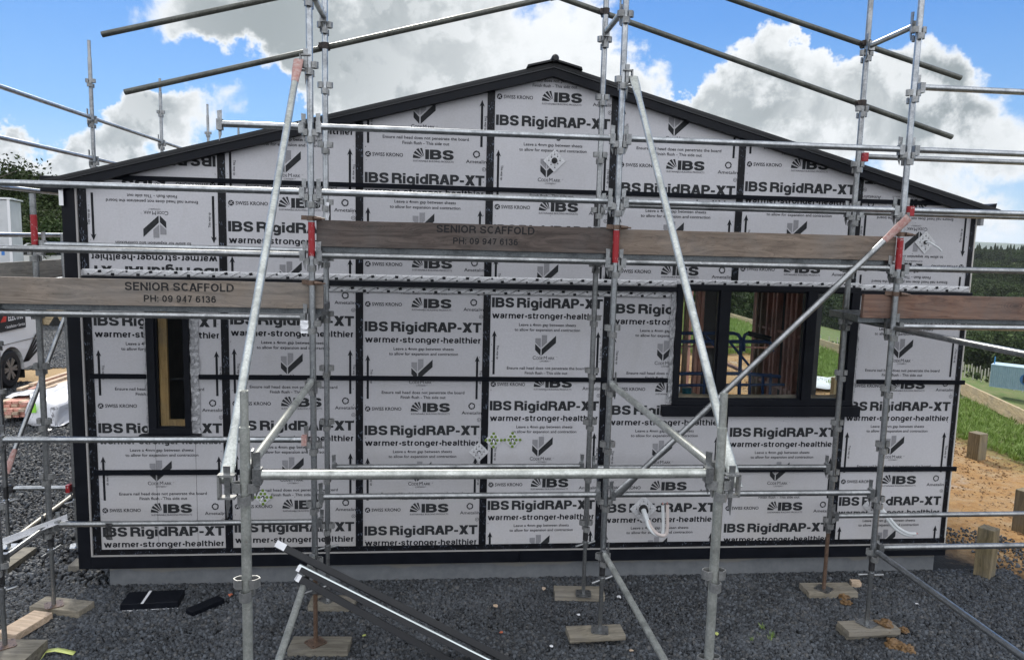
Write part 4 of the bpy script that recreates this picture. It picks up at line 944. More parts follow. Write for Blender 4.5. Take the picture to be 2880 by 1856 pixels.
# sloping guard tubes with black swivel couplers
def guard(p, q): p, q = Vector(p), Vector(q); return MB().tube([p, (p+q)/2, q], RT, 16, hollow=True).build('guard_rail', STEEL_DARK, scaf)
GY = BY+.052
def gp(px, py): return at(px, py, 1, GY)
g = [gp(287, 98), gp(720, 6), gp(351, 260), gp(1440, 18), gp(2160, 202), gp(2677, 386), gp(2061, 0), gp(2702, 220)]
ext = lambda a, b, x: a+(b-a)*((x-a.x)/(b.x-a.x))
guard(g[0], ext(g[0], g[1], 4.13)); guard(g[2], ext(g[2], g[3], 4.10)); guard(ext(g[5], g[4], 4.13)+Vector((0, .0, 0)), g[5]); guard(ext(g[7], g[6], 4.12), g[7])
def coupler(x, z, y=BY):
    mb = MB(); mb.tube([(x, y, z-.025), (x, y, z+.025)], .033, 14); mb.box(x-.05, x-.028, y-.02, y+.03, z-.02, z+.022); mb.tube([(x-.06, y+.004, z), (x-.02, y+.004, z)], .008, 8)
    mb.tube([(x-.028, GY, z-.008), (x+.028, GY, z+.006)], .031, 14); mb.build('swivel_coupler', COUPLER, scaf)
def zl(a, b, x): return a.z+(b.z-a.z)*(x-a.x)/(b.x-a.x)
coupler(PX[1], zl(g[0], g[1], PX[1])); coupler(PX[1], zl(g[2], g[3], PX[1])); coupler(PX[2], zl(g[5], g[4], PX[2])); coupler(PX[2], zl(g[7], g[6], PX[2])); coupler(PX[3], zl(g[5], g[4], PX[3])); coupler(PX[3], zl(g[7], g[6], PX[3]))
coupler(4.1, 5.43, GY-.02)
# rusty toe board clips
def clip(x, z, y=FY, m=STEEL_RUST):
    mb = MB(); mb.tube([(x, y, z-.018), (x, y, z+.018)], .031, 14); mb.bar((x-.075, y+.03, z+.004), (x+.03, y-.012, z), .012, .034); mb.tube([(x+.03, y-.02, z), (x+.085, y-.028, z-.003)], .016, 10, radii=[.018, .012]); mb.tube([(x+.085, y-.028, z-.003), (x+.11, y-.03, z-.004)], .007, 8)
    mb.build('toe_board_clip', m, scaf)
clip(PX[1], 3.475); clip(PX[1], 2.985); clip(PX[2], 3.47); clip(PX[3], 3.475); clip(PX[3], 2.985)
# rags of tape on the tubes
def rag(c, w, h, m, seed):
    V = []; F = []
    for i in range(7):
        for j in range(4):
            x = c[0]+(j/3-.5)*w+mnoise.noise((i*.9, j*.7, seed))*w*.35; z = c[2]-h*i/6; y = c[1]-.027-abs(mnoise.noise((i*.6, j, seed+2)))*.02; V.append((x, y, z))
    for i in range(6):
        for j in range(3): F.append((i*4+j, i*4+j+1, i*4+j+5, i*4+j+4))
    o = MB().add(V, F).build('tape_rag', m, scaf, fixn=False); md = o.modifiers.new('thickness', 'SOLIDIFY'); md.thickness = .0015
rag(at(1028*.30126, 1392+250*.30126, 1, BY), .055, .15, JACKBLACK, 3); rag(at(858, 900, 1, FY), .06, .10, WHITEPLASTIC, 8); rag(at(922, 570, 1, BY), .03, .20, WHITEPLASTIC, 12)
for px, py, Y in ((922, 605, BY), (1678, 605, BY)):
    c = at(px, py, 1, Y); MB().tube([(c.x, Y, c.z-.10), (c.x, Y, c.z+.10)], RT+.001, 16).build('black_sleeve', JACKBLACK, scaf)
# side scaffold along the left wall
SX = -1.26
side = empty('scaffold', (SX, 5, 0), 'second steel tube scaffold running back along the left side wall beyond the house corner', 'scaffold')
SY = (.82, 3.10, 5.45, 7.82, 9.95, 12.3)
for i, y in enumerate(SY):
    zs = [z for z in (1.22, 1.70, 2.19, 2.67, 3.15, 3.70, 4.18, 4.70, 5.20) if z > (.5 if i else .9)]
    zt = (3.5, 5.48, 5.5, 5.52, 5.54, 5.55)[i]
    post(side, SX, y, .70, zt, [z for z in zs if z < zt-.1], STEEL_DULL, lean=(0, 0), spigot=zt+.21 if i else None); jack(side, SX, y, .72, .06, rot=15*i)
    if i == 0 or i % 2: post(side, -.58, y, .70, 3.3, [], STEEL_DULL); jack(side, -.58, y, .72, .06)
for i in range(5):
    for z in ((4.745, 4.24, 3.75, 3.27, 2.76) if i else (3.75, 3.27, 2.76)): ledger(side, (SX, SY[i], z), (SX, SY[i+1], z), m=STEEL)
for z in (4.745, 4.24): ledger(side, (SX, -1.5, z), (SX, SY[1], z), wedges=(0, 1))
for z in (3.75, 3.27): ledger(side, (SX, -1.5, z), (SX, SY[0], z), wedges=(0, 1))
ledger(side, (SX, SY[0], .685), (-.58, SY[0], .685), m=STEEL, ends=(JACKBLACK, RED)); ledger(side, (SX, SY[0], 2.70), (-.58, SY[0], 2.70))
p, q = at(182, 893, 0, SX-.05), at(21, 1320, 0, SX-.05); d = (p-q).normalized(); brace(side, q-d*.05, p+d*.45, m=STEEL_DULL, paint=(PINK, None))

# ------------------------------------------------------------------ boards, decks and sole boards (loose: things of their own)
def lettering_board(o, x, y, zc, ink, s=1.0):
    mb = MB()
    for txt, h, z, wdt in (('SENIOR SCAFFOLD', .062, zc+.018, .80), ('PH: 09 947 6136', .052, zc-.068, .53)):
        for vs, fs, l in heavy(txt, h*s, .175, .74, wdt*s, .12, .34, center=True): mb.add([(x+v[0], y-.0012-.0002*l, z+v[1]) for v in vs], fs)
    mb.build('stencil_lettering', ink, o, fixn=False)
def inkfn(t, b, m):
    o = t.n['Material Output']; tr_ = t.node('ShaderNodeBsdfTransparent'); mx = t.node('ShaderNodeMixShader')
    p = t.geom(); n = t.noise(t.mapping(p, (1, 1, 3)), 16, 6, .75); t.l.new(t.mapr(n, .55, .66, 0, .9), mx.inputs[0]); t.l.new(b.outputs[0], mx.inputs[1]); t.l.new(tr_.outputs[0], mx.inputs[2]); t.l.new(mx.outputs[0], o.inputs[0])
    b.inputs['Base Color'].default_value = (.008, .008, .010, 1); b.inputs['Roughness'].default_value = .8
STENCIL = mat('worn_black_stencil', inkfn)
TY0, TY1 = FY+.030, FY+.068
def toe(x0, x1, z0, z1, m, label, y0=TY0, dz=0.0):
    L = (x1-x0); mb = MB(); n = 12; V = []
    for i in range(n+1):
        x = x0+L*i/n; w = mnoise.noise((x*1.3, z0*9, 2))*.004+dz*(i/n-.5)
        V += [(x, y0, z0+w), (x, y0+.038, z0+w), (x, y0+.038, z1+w), (x, y0, z1+w)]
    F = [(0, 1, 2, 3), tuple(n*4+k for k in (3, 2, 1, 0))]
    for i in range(n):
        for k in range(4): F.append((i*4+k, (i+1)*4+k, (i+1)*4+(k+1) % 4, i*4+(k+1) % 4))
    mb.add(V, F); o = mb.build('toe_board', m, None, org=Vector((x0, y0, z0)), bevel=.003)
    return tag(o, label, 'toe board', 'timber toe boards on the scaffold')
t1 = toe(-.75, 2.262, 2.782, 2.982, TOE['lower'], 'grey brown plank stencilled in black, lower left on the scaffold')
c = at(506, 828, 1, TY0); lettering_board(t1, c.x, TY0, 2.882, STENCIL, 1.0)
t2 = toe(2.215, 4.54, 3.262, 3.465, TOE['mid'], 'dark grey plank stencilled in black between the two red banded posts on the left')
c = at(1366, 670, 1, TY0); lettering_board(t2, c.x, TY0, 3.375, STENCIL, .96)
toe(4.575, 6.915, 3.258, 3.456, TOE['midr'], 'plain brown knotty plank on the upper deck above the wide window')
toe(6.675, 9.4, 2.778, 2.974, TOE['right'], 'reddish plank with a grey end, lower right on the scaffold')
mb = MB().box(SX+.03, SX+.068, .3, 5.4, 2.80, 2.995); o = mb.build('toe_board', TOE['side'], None, org=Vector((SX+.03, .3, 2.8)), bevel=.003); tag(o, 'old pale grey plank on the side scaffold left of the house corner', 'toe board', 'timber toe boards on the scaffold')
def deck(x0, x1, z, y0, y1, label):
    mb = MB(); mb.box(x0, x1, y0, y1, z-.004, z); mb.box(x0, x1, y0, y0+.004, z-.062, z-.004); mb.box(x0, x1, y1-.004, y1, z-.062, z-.004); mb.box(x0, x1, y0+.004, y0+.03, z-.062, z-.058); mb.box(x0, x1, y1-.03, y1-.004, z-.062, z-.058)
    mb.box(x0, x0+.003, y0+.004, y1-.004, z-.055, z-.004); mb.box(x1-.003, x1, y0+.004, y1-.004, z-.055, z-.004)
    for i in range(int((x1-x0)/.1)): mb.box(x0+.05+i*.1, x0+.08+i*.1, y0+.04, y1-.04, z+.0005, z+.004)
    tag(mb.build('scaffold_plank', mat('dark_galvanised_plank', galv((.10, .112, .12), (.19, .205, .215), 0, None, .6)), None, org=Vector((x0, y0, z))), label, 'scaffold plank', 'steel deck planks on the scaffold')
for nm, x0, x1, z in (('lower left', -.75, 2.24, 2.798), ('upper middle', 2.21, 4.53, 3.275), ('upper right', 4.57, 6.91, 3.272), ('lower right', 6.66, 9.4, 2.798)):
    deck(x0, x1, z, FY+.069, FY+.295, {'lower left': 'grey steel deck plank under the lower left stencilled plank', 'upper middle': 'grey steel deck plank under the dark stencilled plank', 'upper right': 'grey steel deck plank under the plain brown knotty plank', 'lower right': 'grey steel deck plank under the reddish plank at the right'}[nm])
    deck(x0, x1, z, FY+.31, FY+.536, {'lower left': 'inner steel deck plank, wall side of the lower left deck', 'upper middle': 'inner steel deck plank, wall side of the deck behind the dark stencilled plank', 'upper right': 'inner steel deck plank, wall side of the deck above the wide window', 'lower right': 'inner steel deck plank, wall side of the lower right deck'}[nm])

def board4(name, corners, top, thick, m, label, cat, group=None):
    P = [Vector((c.x, c.y, 0)) for c in corners]; cen = sum(P, Vector())/4; cen.z = top-thick
    d1 = (P[1]-P[0]+P[2]-P[3]).normalized(); ang = math.atan2(d1.y, d1.x); rot = Matrix.Rotation(-ang, 3, 'Z')
    loc = [rot @ (p-Vector((cen.x, cen.y, 0))) for p in P]
    hx = sum(abs(v.x) for v in loc)/4; hy = sum(abs(v.y) for v in loc)/4
    mb = MB().box(-hx, hx, -hy, hy, 0, thick); o = mb.build(name, m, None, org=Vector((0, 0, 0)), bevel=.004); o.location = cen; o.rotation_euler = (0, 0, ang); ORG[o.name] = Vector((0, 0, 0))
    return tag(o, label, cat, group)
def gpt(i, pts, z): return [at(*tl(i, x, y), 2, z) for x, y in pts]
SG = 'timber sole boards under the scaffold posts'
for i, pts, n, m, lab in (
    (13, [(-260, 1330), (415, 1350), (230, 1560), (-480, 1560)], 2, SOLE2, 'big weathered board under the nearest post at the bottom left corner'),
    (13, [(430, 938), (878, 988), (740, 1085), (272, 1040)], 1, SOLE, 'pale board with a rust stain under the post left of the house corner'),
    (14, [(530, 930), (940, 930), (925, 1030), (480, 1025)], 1, SOLE2, 'board under the back post behind the black flashings'),
    (14, [(345, 1310), (882, 1318), (872, 1440), (297, 1445)], 1, SOLE2, 'weathered board with two holes under the rusty post beside the black flashings'),
    (15, [(390, 840), (830, 850), (886, 932), (400, 928)], 1, SOLE, 'clean tan board against the gravel under the middle back post'),
    (16, [(300, 815), (745, 812), (838, 905), (375, 910)], 1, SOLE, 'board with a red paint mark under the rusty post at the right'),
    (13, [(630, 655), (735, 575), (850, 600), (800, 665)], 1, SOLE2, 'board end peeping out at the foot of the house corner')):
    board4('sole_board', gpt(i, pts, .045*n), .045*n, .045*n+.02, m, lab, 'sole board', SG)
for i, top, bot, m, labs in (
    (15, [(495, 1215), (1005, 1203), (1068, 1300), (545, 1330)], [(505, 1222), (1000, 1206), (1050, 1300), (535, 1334)], SOLE, ('upper board of the pair under the middle front post', 'lower board of the pair under the middle front post')),
    (16, [(645, 1172), (1118, 1152), (1240, 1252), (760, 1278)], [(630, 1200), (1110, 1170), (1235, 1262), (740, 1295)], SOLE, ('upper clay smeared board of the pair under the right front post', 'lower shifted board of the pair under the right front post'))):
    board4('sole_board', gpt(i, bot, .042), .042, .06, SOLE2, labs[1], 'sole board', SG); board4('sole_board', gpt(i, top, .090), .090, .0475, m, labs[0], 'sole board', SG)
cq = [at(x/2.5, 1240+y/2.5, 2, .045) for x, y in ((130, 745), (243, 745), (60, 900), (-60, 900))]
board4('sole_board', cq, .045, .06, SOLE2, 'weathered board under the far left post beside the pale pole', 'sole board', SG)

# loose things on the ground
def off(i, pts, top, th, m, lab): return board4('timber_offcut', gpt(i, pts, top), top, th, m, lab, 'timber offcut')
off(13, [(330, 1072), (500, 1095), (140, 1300), (-40, 1270)], .05, .06, FRESH, 'fresh pale timber offcut lying in the gravel at the lower left')
off(16, [(755, 775), (880, 790), (850, 815), (790, 812)], .04, .06, FRESH, 'small square timber offcut by the concrete base at the right')
def flashing(p, q, w, h, label, face=0.0, lit=False):
    p, q = Vector(p), Vector(q); d = (q-p).normalized(); up = Vector((0, 0, 1)); a = d.cross(up).normalized(); b = a.cross(d)
    if face: rm = Matrix.Rotation(face, 3, d); a = rm @ a; b = rm @ b
    prof = [(-w/2, -h), (-w/2, 0), (w/2, 0), (w/2, -h), (w/2-.003, -h), (w/2-.003, -.003), (-w/2+.003, -.003), (-w/2+.003, -h)]
    o = MB().prism(prof, lambda v, k: tuple((p if k == 0 else q)+a*v[0]+b*v[1])).build('metal_flashing', mat('satin_black_flashing', speck((.005, .006, .008), (.010, .011, .014), 9, rough=(.34, .5)), **{'Specular IOR Level': .4}), None, org=p, bevel=.0015)
    if lit:
        c = MB(); N = 9; V = []
        for k in (0, 1):
            for i in range(N+1):
                t = math.pi*i/N; V.append(tuple((p if k == 0 else q-d*.02)+a*(w/2-.016+.016*math.cos(t))+b*(.001+.017*math.sin(t))))
        c.add(V, [(i, i+1, N+2+i, N+1+i) for i in range(N)], True); c.build('rolled_edge', mat('roll_highlight', color=(.55, .60, .60), rough=.18, metal=1.0), o)  # pale metal colour stands in for the sky highlight on the black roll
    L_ = .075 if not lit and w > .11 else .022
    MB().add([tuple(p+d*t+a*x*1.02+b*y) for t in (-.004, L_) for x, y in ((-w/2, -h), (-w/2, .0015), (w/2, .0015), (w/2, -h))], [(0, 1, 5, 4), (1, 2, 6, 5), (2, 3, 7, 6), (0, 3, 2, 1)]).build('film_tab', WHITEPLASTIC, o, fixn=False)
    return tag(o, label, 'flashing', 'black metal flashings leaning on the scaffold')
def lean(px0, py0, pxg, pyg, zg, xc, zc):
    """a stick through the ground point seen at (pxg,pyg), its top seen at (px0,py0), resting on the tube along Y at X = xc, Z = zc"""
    G_ = at(pxg, pyg, 2, zg); d0 = ray(px0, py0); n = d0.cross(G_-Vector((CX, CY, CZ)))   # plane of view through both
    # point of the plane on the tube line (xc, y, zc)
    C0 = Vector((CX, CY, CZ)); y = CY - (n.x*(xc-CX)+n.z*(zc-CZ))/n.y
    Q = Vector((xc, y, zc)); e = (Q-G_).normalized()
    # intersect the line G + e s with the view ray
    A_ = np.array([[e.x, -d0.x], [e.y, -d0.y], [e.z, -d0.z]]); s = np.linalg.lstsq(A_, np.array(C0-G_), rcond=None)[0][0]
    return G_+e*s, G_
T14 = lambda x, y: tl(14, x, y)
for (a, b_, lab, w, h, lit, zc, fc) in (((205, 425), (2360, 1510), 'rearmost black flashing leaning on the low tube, its white end tab uppermost', .115, .05, False, .90, .5),
                              ((400, 655), (2330, 1620), 'middle black flashing with a shiny rolled edge leaning on the low tube', .125, .04, True, .865, .45),
                              ((400, 735), (1980, 1600), 'front black flashing leaning on the low tube, nearest the camera', .105, .05, False, .84, .4)):
    p, q = lean(*T14(*a), *T14(*b_), .05, 2.20, zc); 
    print('flashing', [round(v, 2) for v in (*p, *q)])
    flashing(p, q, w, h, lab, -fc, lit)
P = gpt(13, [(1165, 905), (1700, 880), (1690, 990), (1160, 1018)], .05)
b4 = board4('flashing_bundle', P, .05, .07, BLACK, 'flat black flashing pack with a white strap lying against the concrete base', 'flashing')
hx = b4.dimensions.x/2; hy = b4.dimensions.y/2
MB().box(-hx-.001, hx+.001, -hy-.004, -hy-.001, .0, .012).build('pale_edge', WHITEPLASTIC, b4, org=Vector((0, 0, 0))); MB().box(-hx*.28, -hx*.28+.022, -hy-.006, hy+.004, .0705, .073).build('strap', WHITEPLASTIC, b4, org=Vector((0, 0, 0)))
P = gpt(13, [(2020, 930), (2090, 955), (1800, 1100), (1745, 1060)], .03)
board4('flashing_offcut', P, .03, .05, BLACK, 'short black flashing offcut on the gravel near the house corner', 'flashing')
# pale pole and white angle strip by the far left
a, b_ = at(8, 1538, 2, .03), at(216, 1384, 2, .03); d = (b_-a).normalized(); o = MB().tube([a-d*.4, b_+d*1.2], .026, 14, hollow=True).build('loose_tube', mat('stained_tube', galv((.36, .33, .27), (.50, .47, .40), .1, None, .3)), None, org=a); tag(o, 'stained loose tube lying on the gravel behind the left posts', 'tube')
a, b_ = at(-20, 1540, 2, .80), at(186, 1461, 2, .80); o = MB().bar(a, b_, .05, .004).bar(a+Vector((.0, .02, .02)), b_+Vector((0, .02, .02)), .004, .045).build('plastic_angle', WHITEPLASTIC, None, org=a); tag(o, 'white plastic angle strip resting across the low tubes at the left', 'plastic strip')
# yellow strip
P = [at(*tl(13, x, y), 2, .02) for x, y in ((385, 1500), (430, 1462), (520, 1455), (600, 1458), (690, 1462))]
V = []; 
for i, p_ in enumerate(P): z = (.0, .025, .03, .02, .005)[i]; V += [(p_.x, p_.y-.018, z), (p_.x+.005, p_.y+.025, z+.006)]
o = MB().add(V, [(2*i, 2*i+2, 2*i+3, 2*i+1) for i in range(4)], True).build('plastic_strip', mat('yellow_green_plastic', color=(.62, .68, .22), rough=.4), None, org=Vector(P[2]), fixn=False); md = o.modifiers.new('thickness', 'SOLIDIFY'); md.thickness = .003; tag(o, 'yellow green plastic strip curled on the gravel, bottom left', 'plastic strip')
# litter
def scrap(name, px, py, s, m, lab, cat, seed, tz=.012):
    c = at(px, py, 2, tz); n = 7; V = [(c.x, c.y, tz+s*.25)]
    for i in range(n):
        a = 2*math.pi*i/n; r_ = s*(.55+.6*abs(mnoise.noise((i*1.7, seed, 0)))); V.append((c.x+r_*math.cos(a), c.y+r_*math.sin(a), tz+mnoise.noise((i*2.1, seed, 5))*s*.5))
    o = MB().add(V, [(0, i+1, (i+1) % n+1) for i in range(n)]).build(name, m, None, org=c, fixn=False); md = o.modifiers.new('thickness', 'SOLIDIFY'); md.thickness = .004; return tag(o, lab, cat)
LEAF = mat('yellow_green_leaf', color=(.42, .46, .14), rough=.5); ORANGE = mat('orange_scrap', color=(.42, .12, .06), rough=.6)
for args in (('leaf', *tl(14, 1010, 1305), .03, LEAF, 'pale green leaf on the gravel beside the black flashings', 'leaf', 1),
             ('leaf', *tl(15, 1912, 1288), .03, LEAF, 'bright yellow green scrap behind the near right post', 'leaf', 2),
             ('paper_scrap', *tl(15, 998, 945), .035, WHITEPLASTIC, 'white paper scrap right of the middle back board', 'paper scrap', 3),
             ('paper_scrap', *tl(15, 620, 1112), .03, WHITEPLASTIC, 'torn white paper scrap between the middle front and back boards', 'paper scrap', 4),
             ('paper_scrap', *tl(15, 368, 1405), .028, WHITEPLASTIC, 'white paper scrap left of the double board', 'paper scrap', 5),
             ('paper_scrap', *tl(16, 1390, 1010), .025, WHITEPLASTIC, 'white paper scrap on the gravel below the sloping tube at the right', 'paper scrap', 6),
             ('paper_scrap', *tl(9, 450, 930), .10, WHITEPLASTIC, 'white plastic scrap in front of the wrapped timber pack', 'paper scrap', 7, .01),
             ('wood_chip', *tl(15, 298, 865), .035, FRESH, 'pale wood chip left of the middle back board', 'wood chip', 8),
             ('wood_chip', *tl(15, 1115, 1445), .03, FRESH, 'pale wood chip right of the double board', 'wood chip', 9),
             ('wood_chip', *tl(14, 2235, 1025), .04, FRESH, 'tan wood chip on the brown patch in the middle', 'wood chip', 10),
             ('brick_scrap', *tl(13, 2155, 925), .035, ORANGE, 'orange scrap on the gravel near the house corner', 'scrap', 11),
             ('brick_scrap', *tl(14, 2290, 1275), .03, ORANGE, 'dark red scrap right of the black flashings', 'scrap', 12)): scrap(*args)
# clay clods by the right boards
CLAY = mat('wet_clay', speck((.10, .055, .022), (.22, .13, .055), 40, bump=.5))
def clod(px, py, s, lab, seed, z=.05):
    c = at(px, py, 2, z); bm = bmesh.new(); bmesh.ops.create_icosphere(bm, subdivisions=3, radius=s)
    for v in bm.verts: v.co *= 1+mnoise.fractal(tuple(v.co/s*1.6+Vector((seed, 0, 0))), 1, 2, 4)*.6; v.co.z *= .55
    me = bpy.data.meshes.new('clay_clod'); bm.to_mesh(me); bm.free(); me.materials.append(CLAY); o = bpy.data.objects.new('clay_clod', me); COL.objects.link(o); o.location = (c.x, c.y, z); tag(o, lab, 'clay clod')
clod(*tl(16, 690, 940), .06, 'brown clay clod in front of the board under the rusty right post', 1, .0); clod(*tl(16, 730, 1000), .045, 'small clay clod just below the other clod by the rusty right post', 2, .0)
clod(*tl(16, 1095, 1215), .07, 'clay lump on top of the double board at the right', 3, .085); clod(*tl(16, 1175, 1395), .07, 'clay clod in front of the double board at the right', 4, .0); clod(*tl(16, 1300, 1430), .055, 'clay clod right of the one in front of the double board', 5, .0); clod(*tl(16, 1270, 1255), .04, 'clay clod at the right end of the double board', 6, .02)

# ------------------------------------------------------------------ scattering helper (for stuff only)
def hidden_coll(name, objs):
    c = bpy.data.collections.new(name)
    for o in objs:
        for k in list(o.users_collection): k.objects.unlink(o)
        c.objects.link(o)
    return c
def scatter(name, emitter_verts, emitter_faces, coll, density, smin, smax, seed, kind='stuff', rot=(math.pi, math.pi, math.pi), label=None, cat=None):
    me = bpy.data.meshes.new(name); me.from_pydata(emitter_verts, [], emitter_faces); o = bpy.data.objects.new(name, me); COL.objects.link(o); o['kind'] = kind
    ng = bpy.data.node_groups.new(name, 'GeometryNodeTree'); ng.interface.new_socket('Geometry', in_out='INPUT', socket_type='NodeSocketGeometry'); ng.interface.new_socket('Geometry', in_out='OUTPUT', socket_type='NodeSocketGeometry')
    N, L = ng.nodes, ng.links; gi = N.new('NodeGroupInput'); go = N.new('NodeGroupOutput')
    dp = N.new('GeometryNodeDistributePointsOnFaces'); dp.inputs['Density'].default_value = density; dp.inputs['Seed'].default_value = seed
    ip = N.new('GeometryNodeInstanceOnPoints'); ip.inputs['Pick Instance'].default_value = True
    ci = N.new('GeometryNodeCollectionInfo'); ci.inputs['Collection'].default_value = coll; ci.inputs['Separate Children'].default_value = True; ci.inputs['Reset Children'].default_value = True
    rv = N.new('FunctionNodeRandomValue'); rv.data_type = 'FLOAT_VECTOR'; rv.inputs[0].default_value = tuple(-r for r in rot); rv.inputs[1].default_value = rot
    rs = N.new('FunctionNodeRandomValue'); rs.data_type = 'FLOAT'; rs.inputs[2].default_value = smin; rs.inputs[3].default_value = smax; rs.inputs['Seed'].default_value = seed+1
    L.new(gi.outputs[0], dp.inputs[0]); L.new(dp.outputs['Points'], ip.inputs['Points']); L.new(ci.outputs[0], ip.inputs['Instance'])
    L.new(rv.outputs[0], ip.inputs['Rotation']); L.new(rs.outputs[1], ip.inputs['Scale']); L.new(ip.outputs[0], go.inputs[0])
    md = o.modifiers.new('scatter', 'NODES'); md.node_group = ng
    return o
def grid_area(x0, x1, y0, y1, step, keep, dz=0.0):
    nx, ny = max(1, int((x1-x0)/step)), max(1, int((y1-y0)/step)); V = []; F = []
    for j in range(ny+1):
        for i in range(nx+1):
            x, y = x0+(x1-x0)*i/nx, y0+(y1-y0)*j/ny; V.append((x, y))
    Z = gz([v[0] for v in V], [v[1] for v in V])
    for j in range(ny):
        for i in range(nx):
            cx, cy = x0+(x1-x0)*(i+.5)/nx, y0+(y1-y0)*(j+.5)/ny
            if keep(cx, cy): k = j*(nx+1)+i; F.append((k, k+1, k+nx+2, k+nx+1))
    return [(v[0], v[1], float(z)+dz) for v, z in zip(V, Z)], F
def stone_fn(c1, c2, c3):
    def f(t, b, m):
        oi = t.node('ShaderNodeObjectInfo'); n = t.noise(t.coord('Object'), 60, 3, .7); r = oi.outputs['Random']
        c = t.mix(t.math('POWER', r, 2.0), c1, c2); c = t.mix(t.mapr(n, .5, .7, 0, .6), c, c3); pt = t.noise(t.geom(), .9, 5, .7); c = t.mix(t.mapr(pt, .50, .72, 0, .45), c, tuple(x*1.1 for x in c3)); t.l.new(c, b.inputs['Base Color']); b.inputs['Roughness'].default_value = .62
    return f
STONE = mat('dark_basalt_stone', stone_fn((.009, .011, .014), (.085, .096, .110), (.13, .14, .155)))
STONEB = mat('brown_stone', stone_fn((.030, .031, .032), (.10, .10, .10), (.15, .15, .15)))
stones = []
for k in range(7):
    bm = bmesh.new(); bmesh.ops.create_icosphere(bm, subdivisions=2, radius=1.0)
    for v in bm.verts:
        n = mnoise.cell_vector(v.co*1.1+Vector((k*5.3, 0, 0))); d = 1+.38*mnoise.noise(v.co*1.25+Vector((k*7.1, 3, 0)))+.12*n.x
        v.co = Vector((v.co.x*d*1.15, v.co.y*d*.9, v.co.z*d*.68))
    bmesh.ops.dissolve_limit(bm, angle_limit=R(14), verts=bm.verts, edges=bm.edges)
    me = bpy.data.meshes.new('stone'); bm.to_mesh(me); bm.free(); me.materials.append(STONE if k < 6 else STONEB)
    o = bpy.data.objects.new('stone', me); stones.append(o); COL.objects.link(o)
sc_coll = hidden_coll('stone_kinds', stones)
def gbound(y): return max(8.65, 9.15-.30*y) + .25*mnoise.noise((y*1.1, 0, 0))
brown = lambda x, y: ((x-4.2)/1.5)**2+((y+.62)/.42)**2 < 1
V, F = grid_area(-2.6, 11, -4.2, .06, .25, lambda x, y: x < gbound(y)+.2 and not brown(x, y), -.026); scatter('gravel', V, F, sc_coll, 2600, .009, .0255, 3)
V, F = grid_area(-2.6, 11, -4.2, .06, .25, lambda x, y: x < gbound(y)+.2 and not brown(x, y), -.018); scatter('gravel_fines', V, F, sc_coll, 2200, .004, .011, 4)
V, F = grid_area(2.3, 6.1, -1.3, -.02, .1, lambda x, y: ((x-4.2)/1.72)**2+((y+.62)/.60)**2 < 1, -.026); scatter('fine_gravel', V, F, sc_coll, 5200, .004, .0155, 5)
sandy = lambda x, y: abs(y-(10.9+.25*(x+5.5))-.5*mnoise.noise((x*.9, y*.4, 2))) < .85 and -9 < x < -2.5
V, F = grid_area(-12, .06, .06, 19.8, .25, lambda x, y: not sandy(x, y), -.022); scatter('gravel_yard', V, F, sc_coll, 950, .011, .030, 7)
V, F = grid_area(8.2, 10.2, -3, 1.2, .25, lambda x, y: gbound(y) < x < gbound(y)+.9, -.024); scatter('gravel_margin', V, F, sc_coll, 500, .007, .018, 9)
clods = []
for k in range(3):
    bm = bmesh.new(); bmesh.ops.create_icosphere(bm, subdivisions=2, radius=1.0)
    for v in bm.verts: v.co *= 1+.5*mnoise.noise(v.co*1.4+Vector((k*9.1, 0, 0))); v.co.z *= .6
    me = bpy.data.meshes.new('clod'); bm.to_mesh(me); bm.free(); me.materials.append(mat('dry_clay', stone_fn((.17, .09, .03), (.34, .20, .08), (.42, .31, .19)))); o = bpy.data.objects.new('clod', me); COL.objects.link(o); clods.append(o)
V, F = grid_area(8.7, 12.6, -2, 14, .4, lambda x, y: x > gbound(y)+.1, -.034); scatter('clay_crumbs', V, F, hidden_coll('clod_kinds', clods), 150, .005, .019, 11)

# grass
def grassfn(t, b, m):
    oi = t.node('ShaderNodeObjectInfo'); t.l.new(t.mix(oi.outputs['Random'], (.13, .22, .03), (.26, .36, .09)), b.inputs['Base Color']); b.inputs['Roughness'].default_value = .6
GRASS = mat('grass_blades', grassfn)
tufts = []
for k in range(4):
    mb = MB()
    for i in range(16):
        a = random.uniform(0, 6.28); r_ = random.uniform(0, .5); h = random.uniform(.5, 1.15); ln = random.uniform(.1, .6); c, s = math.cos(a), math.sin(a); p = Vector((r_*c, r_*s, 0)); q = Vector((-s, c, 0))*.045; tip = p+Vector((c*ln, s*ln, h)); md_ = (p+tip)/2+Vector((0, 0, .12))
        mb.add([p-q, p+q, md_+q*.7, md_-q*.7, tip], [(0, 1, 2, 3), (3, 2, 4)])
    o = mb.build('tuft', GRASS, None, fixn=False); tufts.append(o)
gcoll = hidden_coll('grass_kinds', tufts)
def edgex(y): return float(np.interp(y, *EDGE))
V, F = grid_area(11.5, 17, -4, 34, .5, lambda x, y: 12.2+.05*y+.45*mnoise.noise((x*.9, y*.9, 0)) < x < edgex(y)-.05, .0); scatter('grass', V, F, gcoll, 170, .05, .14, 21, rot=(.25, .25, math.pi))
V, F = grid_area(8.9, 16, 15, 40, .6, lambda x, y: x < edgex(y), .0); scatter('grass_rear', V, F, gcoll, 70, .08, .26, 23, rot=(.25, .25, math.pi))
V, F = grid_area(16, 62, 0, 115, 2.5, lambda x, y: edgex(y)+(1.5 if y > 14 else 9)+2*mnoise.noise((x*.2, y*.2, 0)) < x, .0); scatter('meadow_grass', V, F, gcoll, 9, .14, .36, 25, rot=(.25, .25, math.pi))
wx, wy = at(2125, 1785, 2, 0).xy
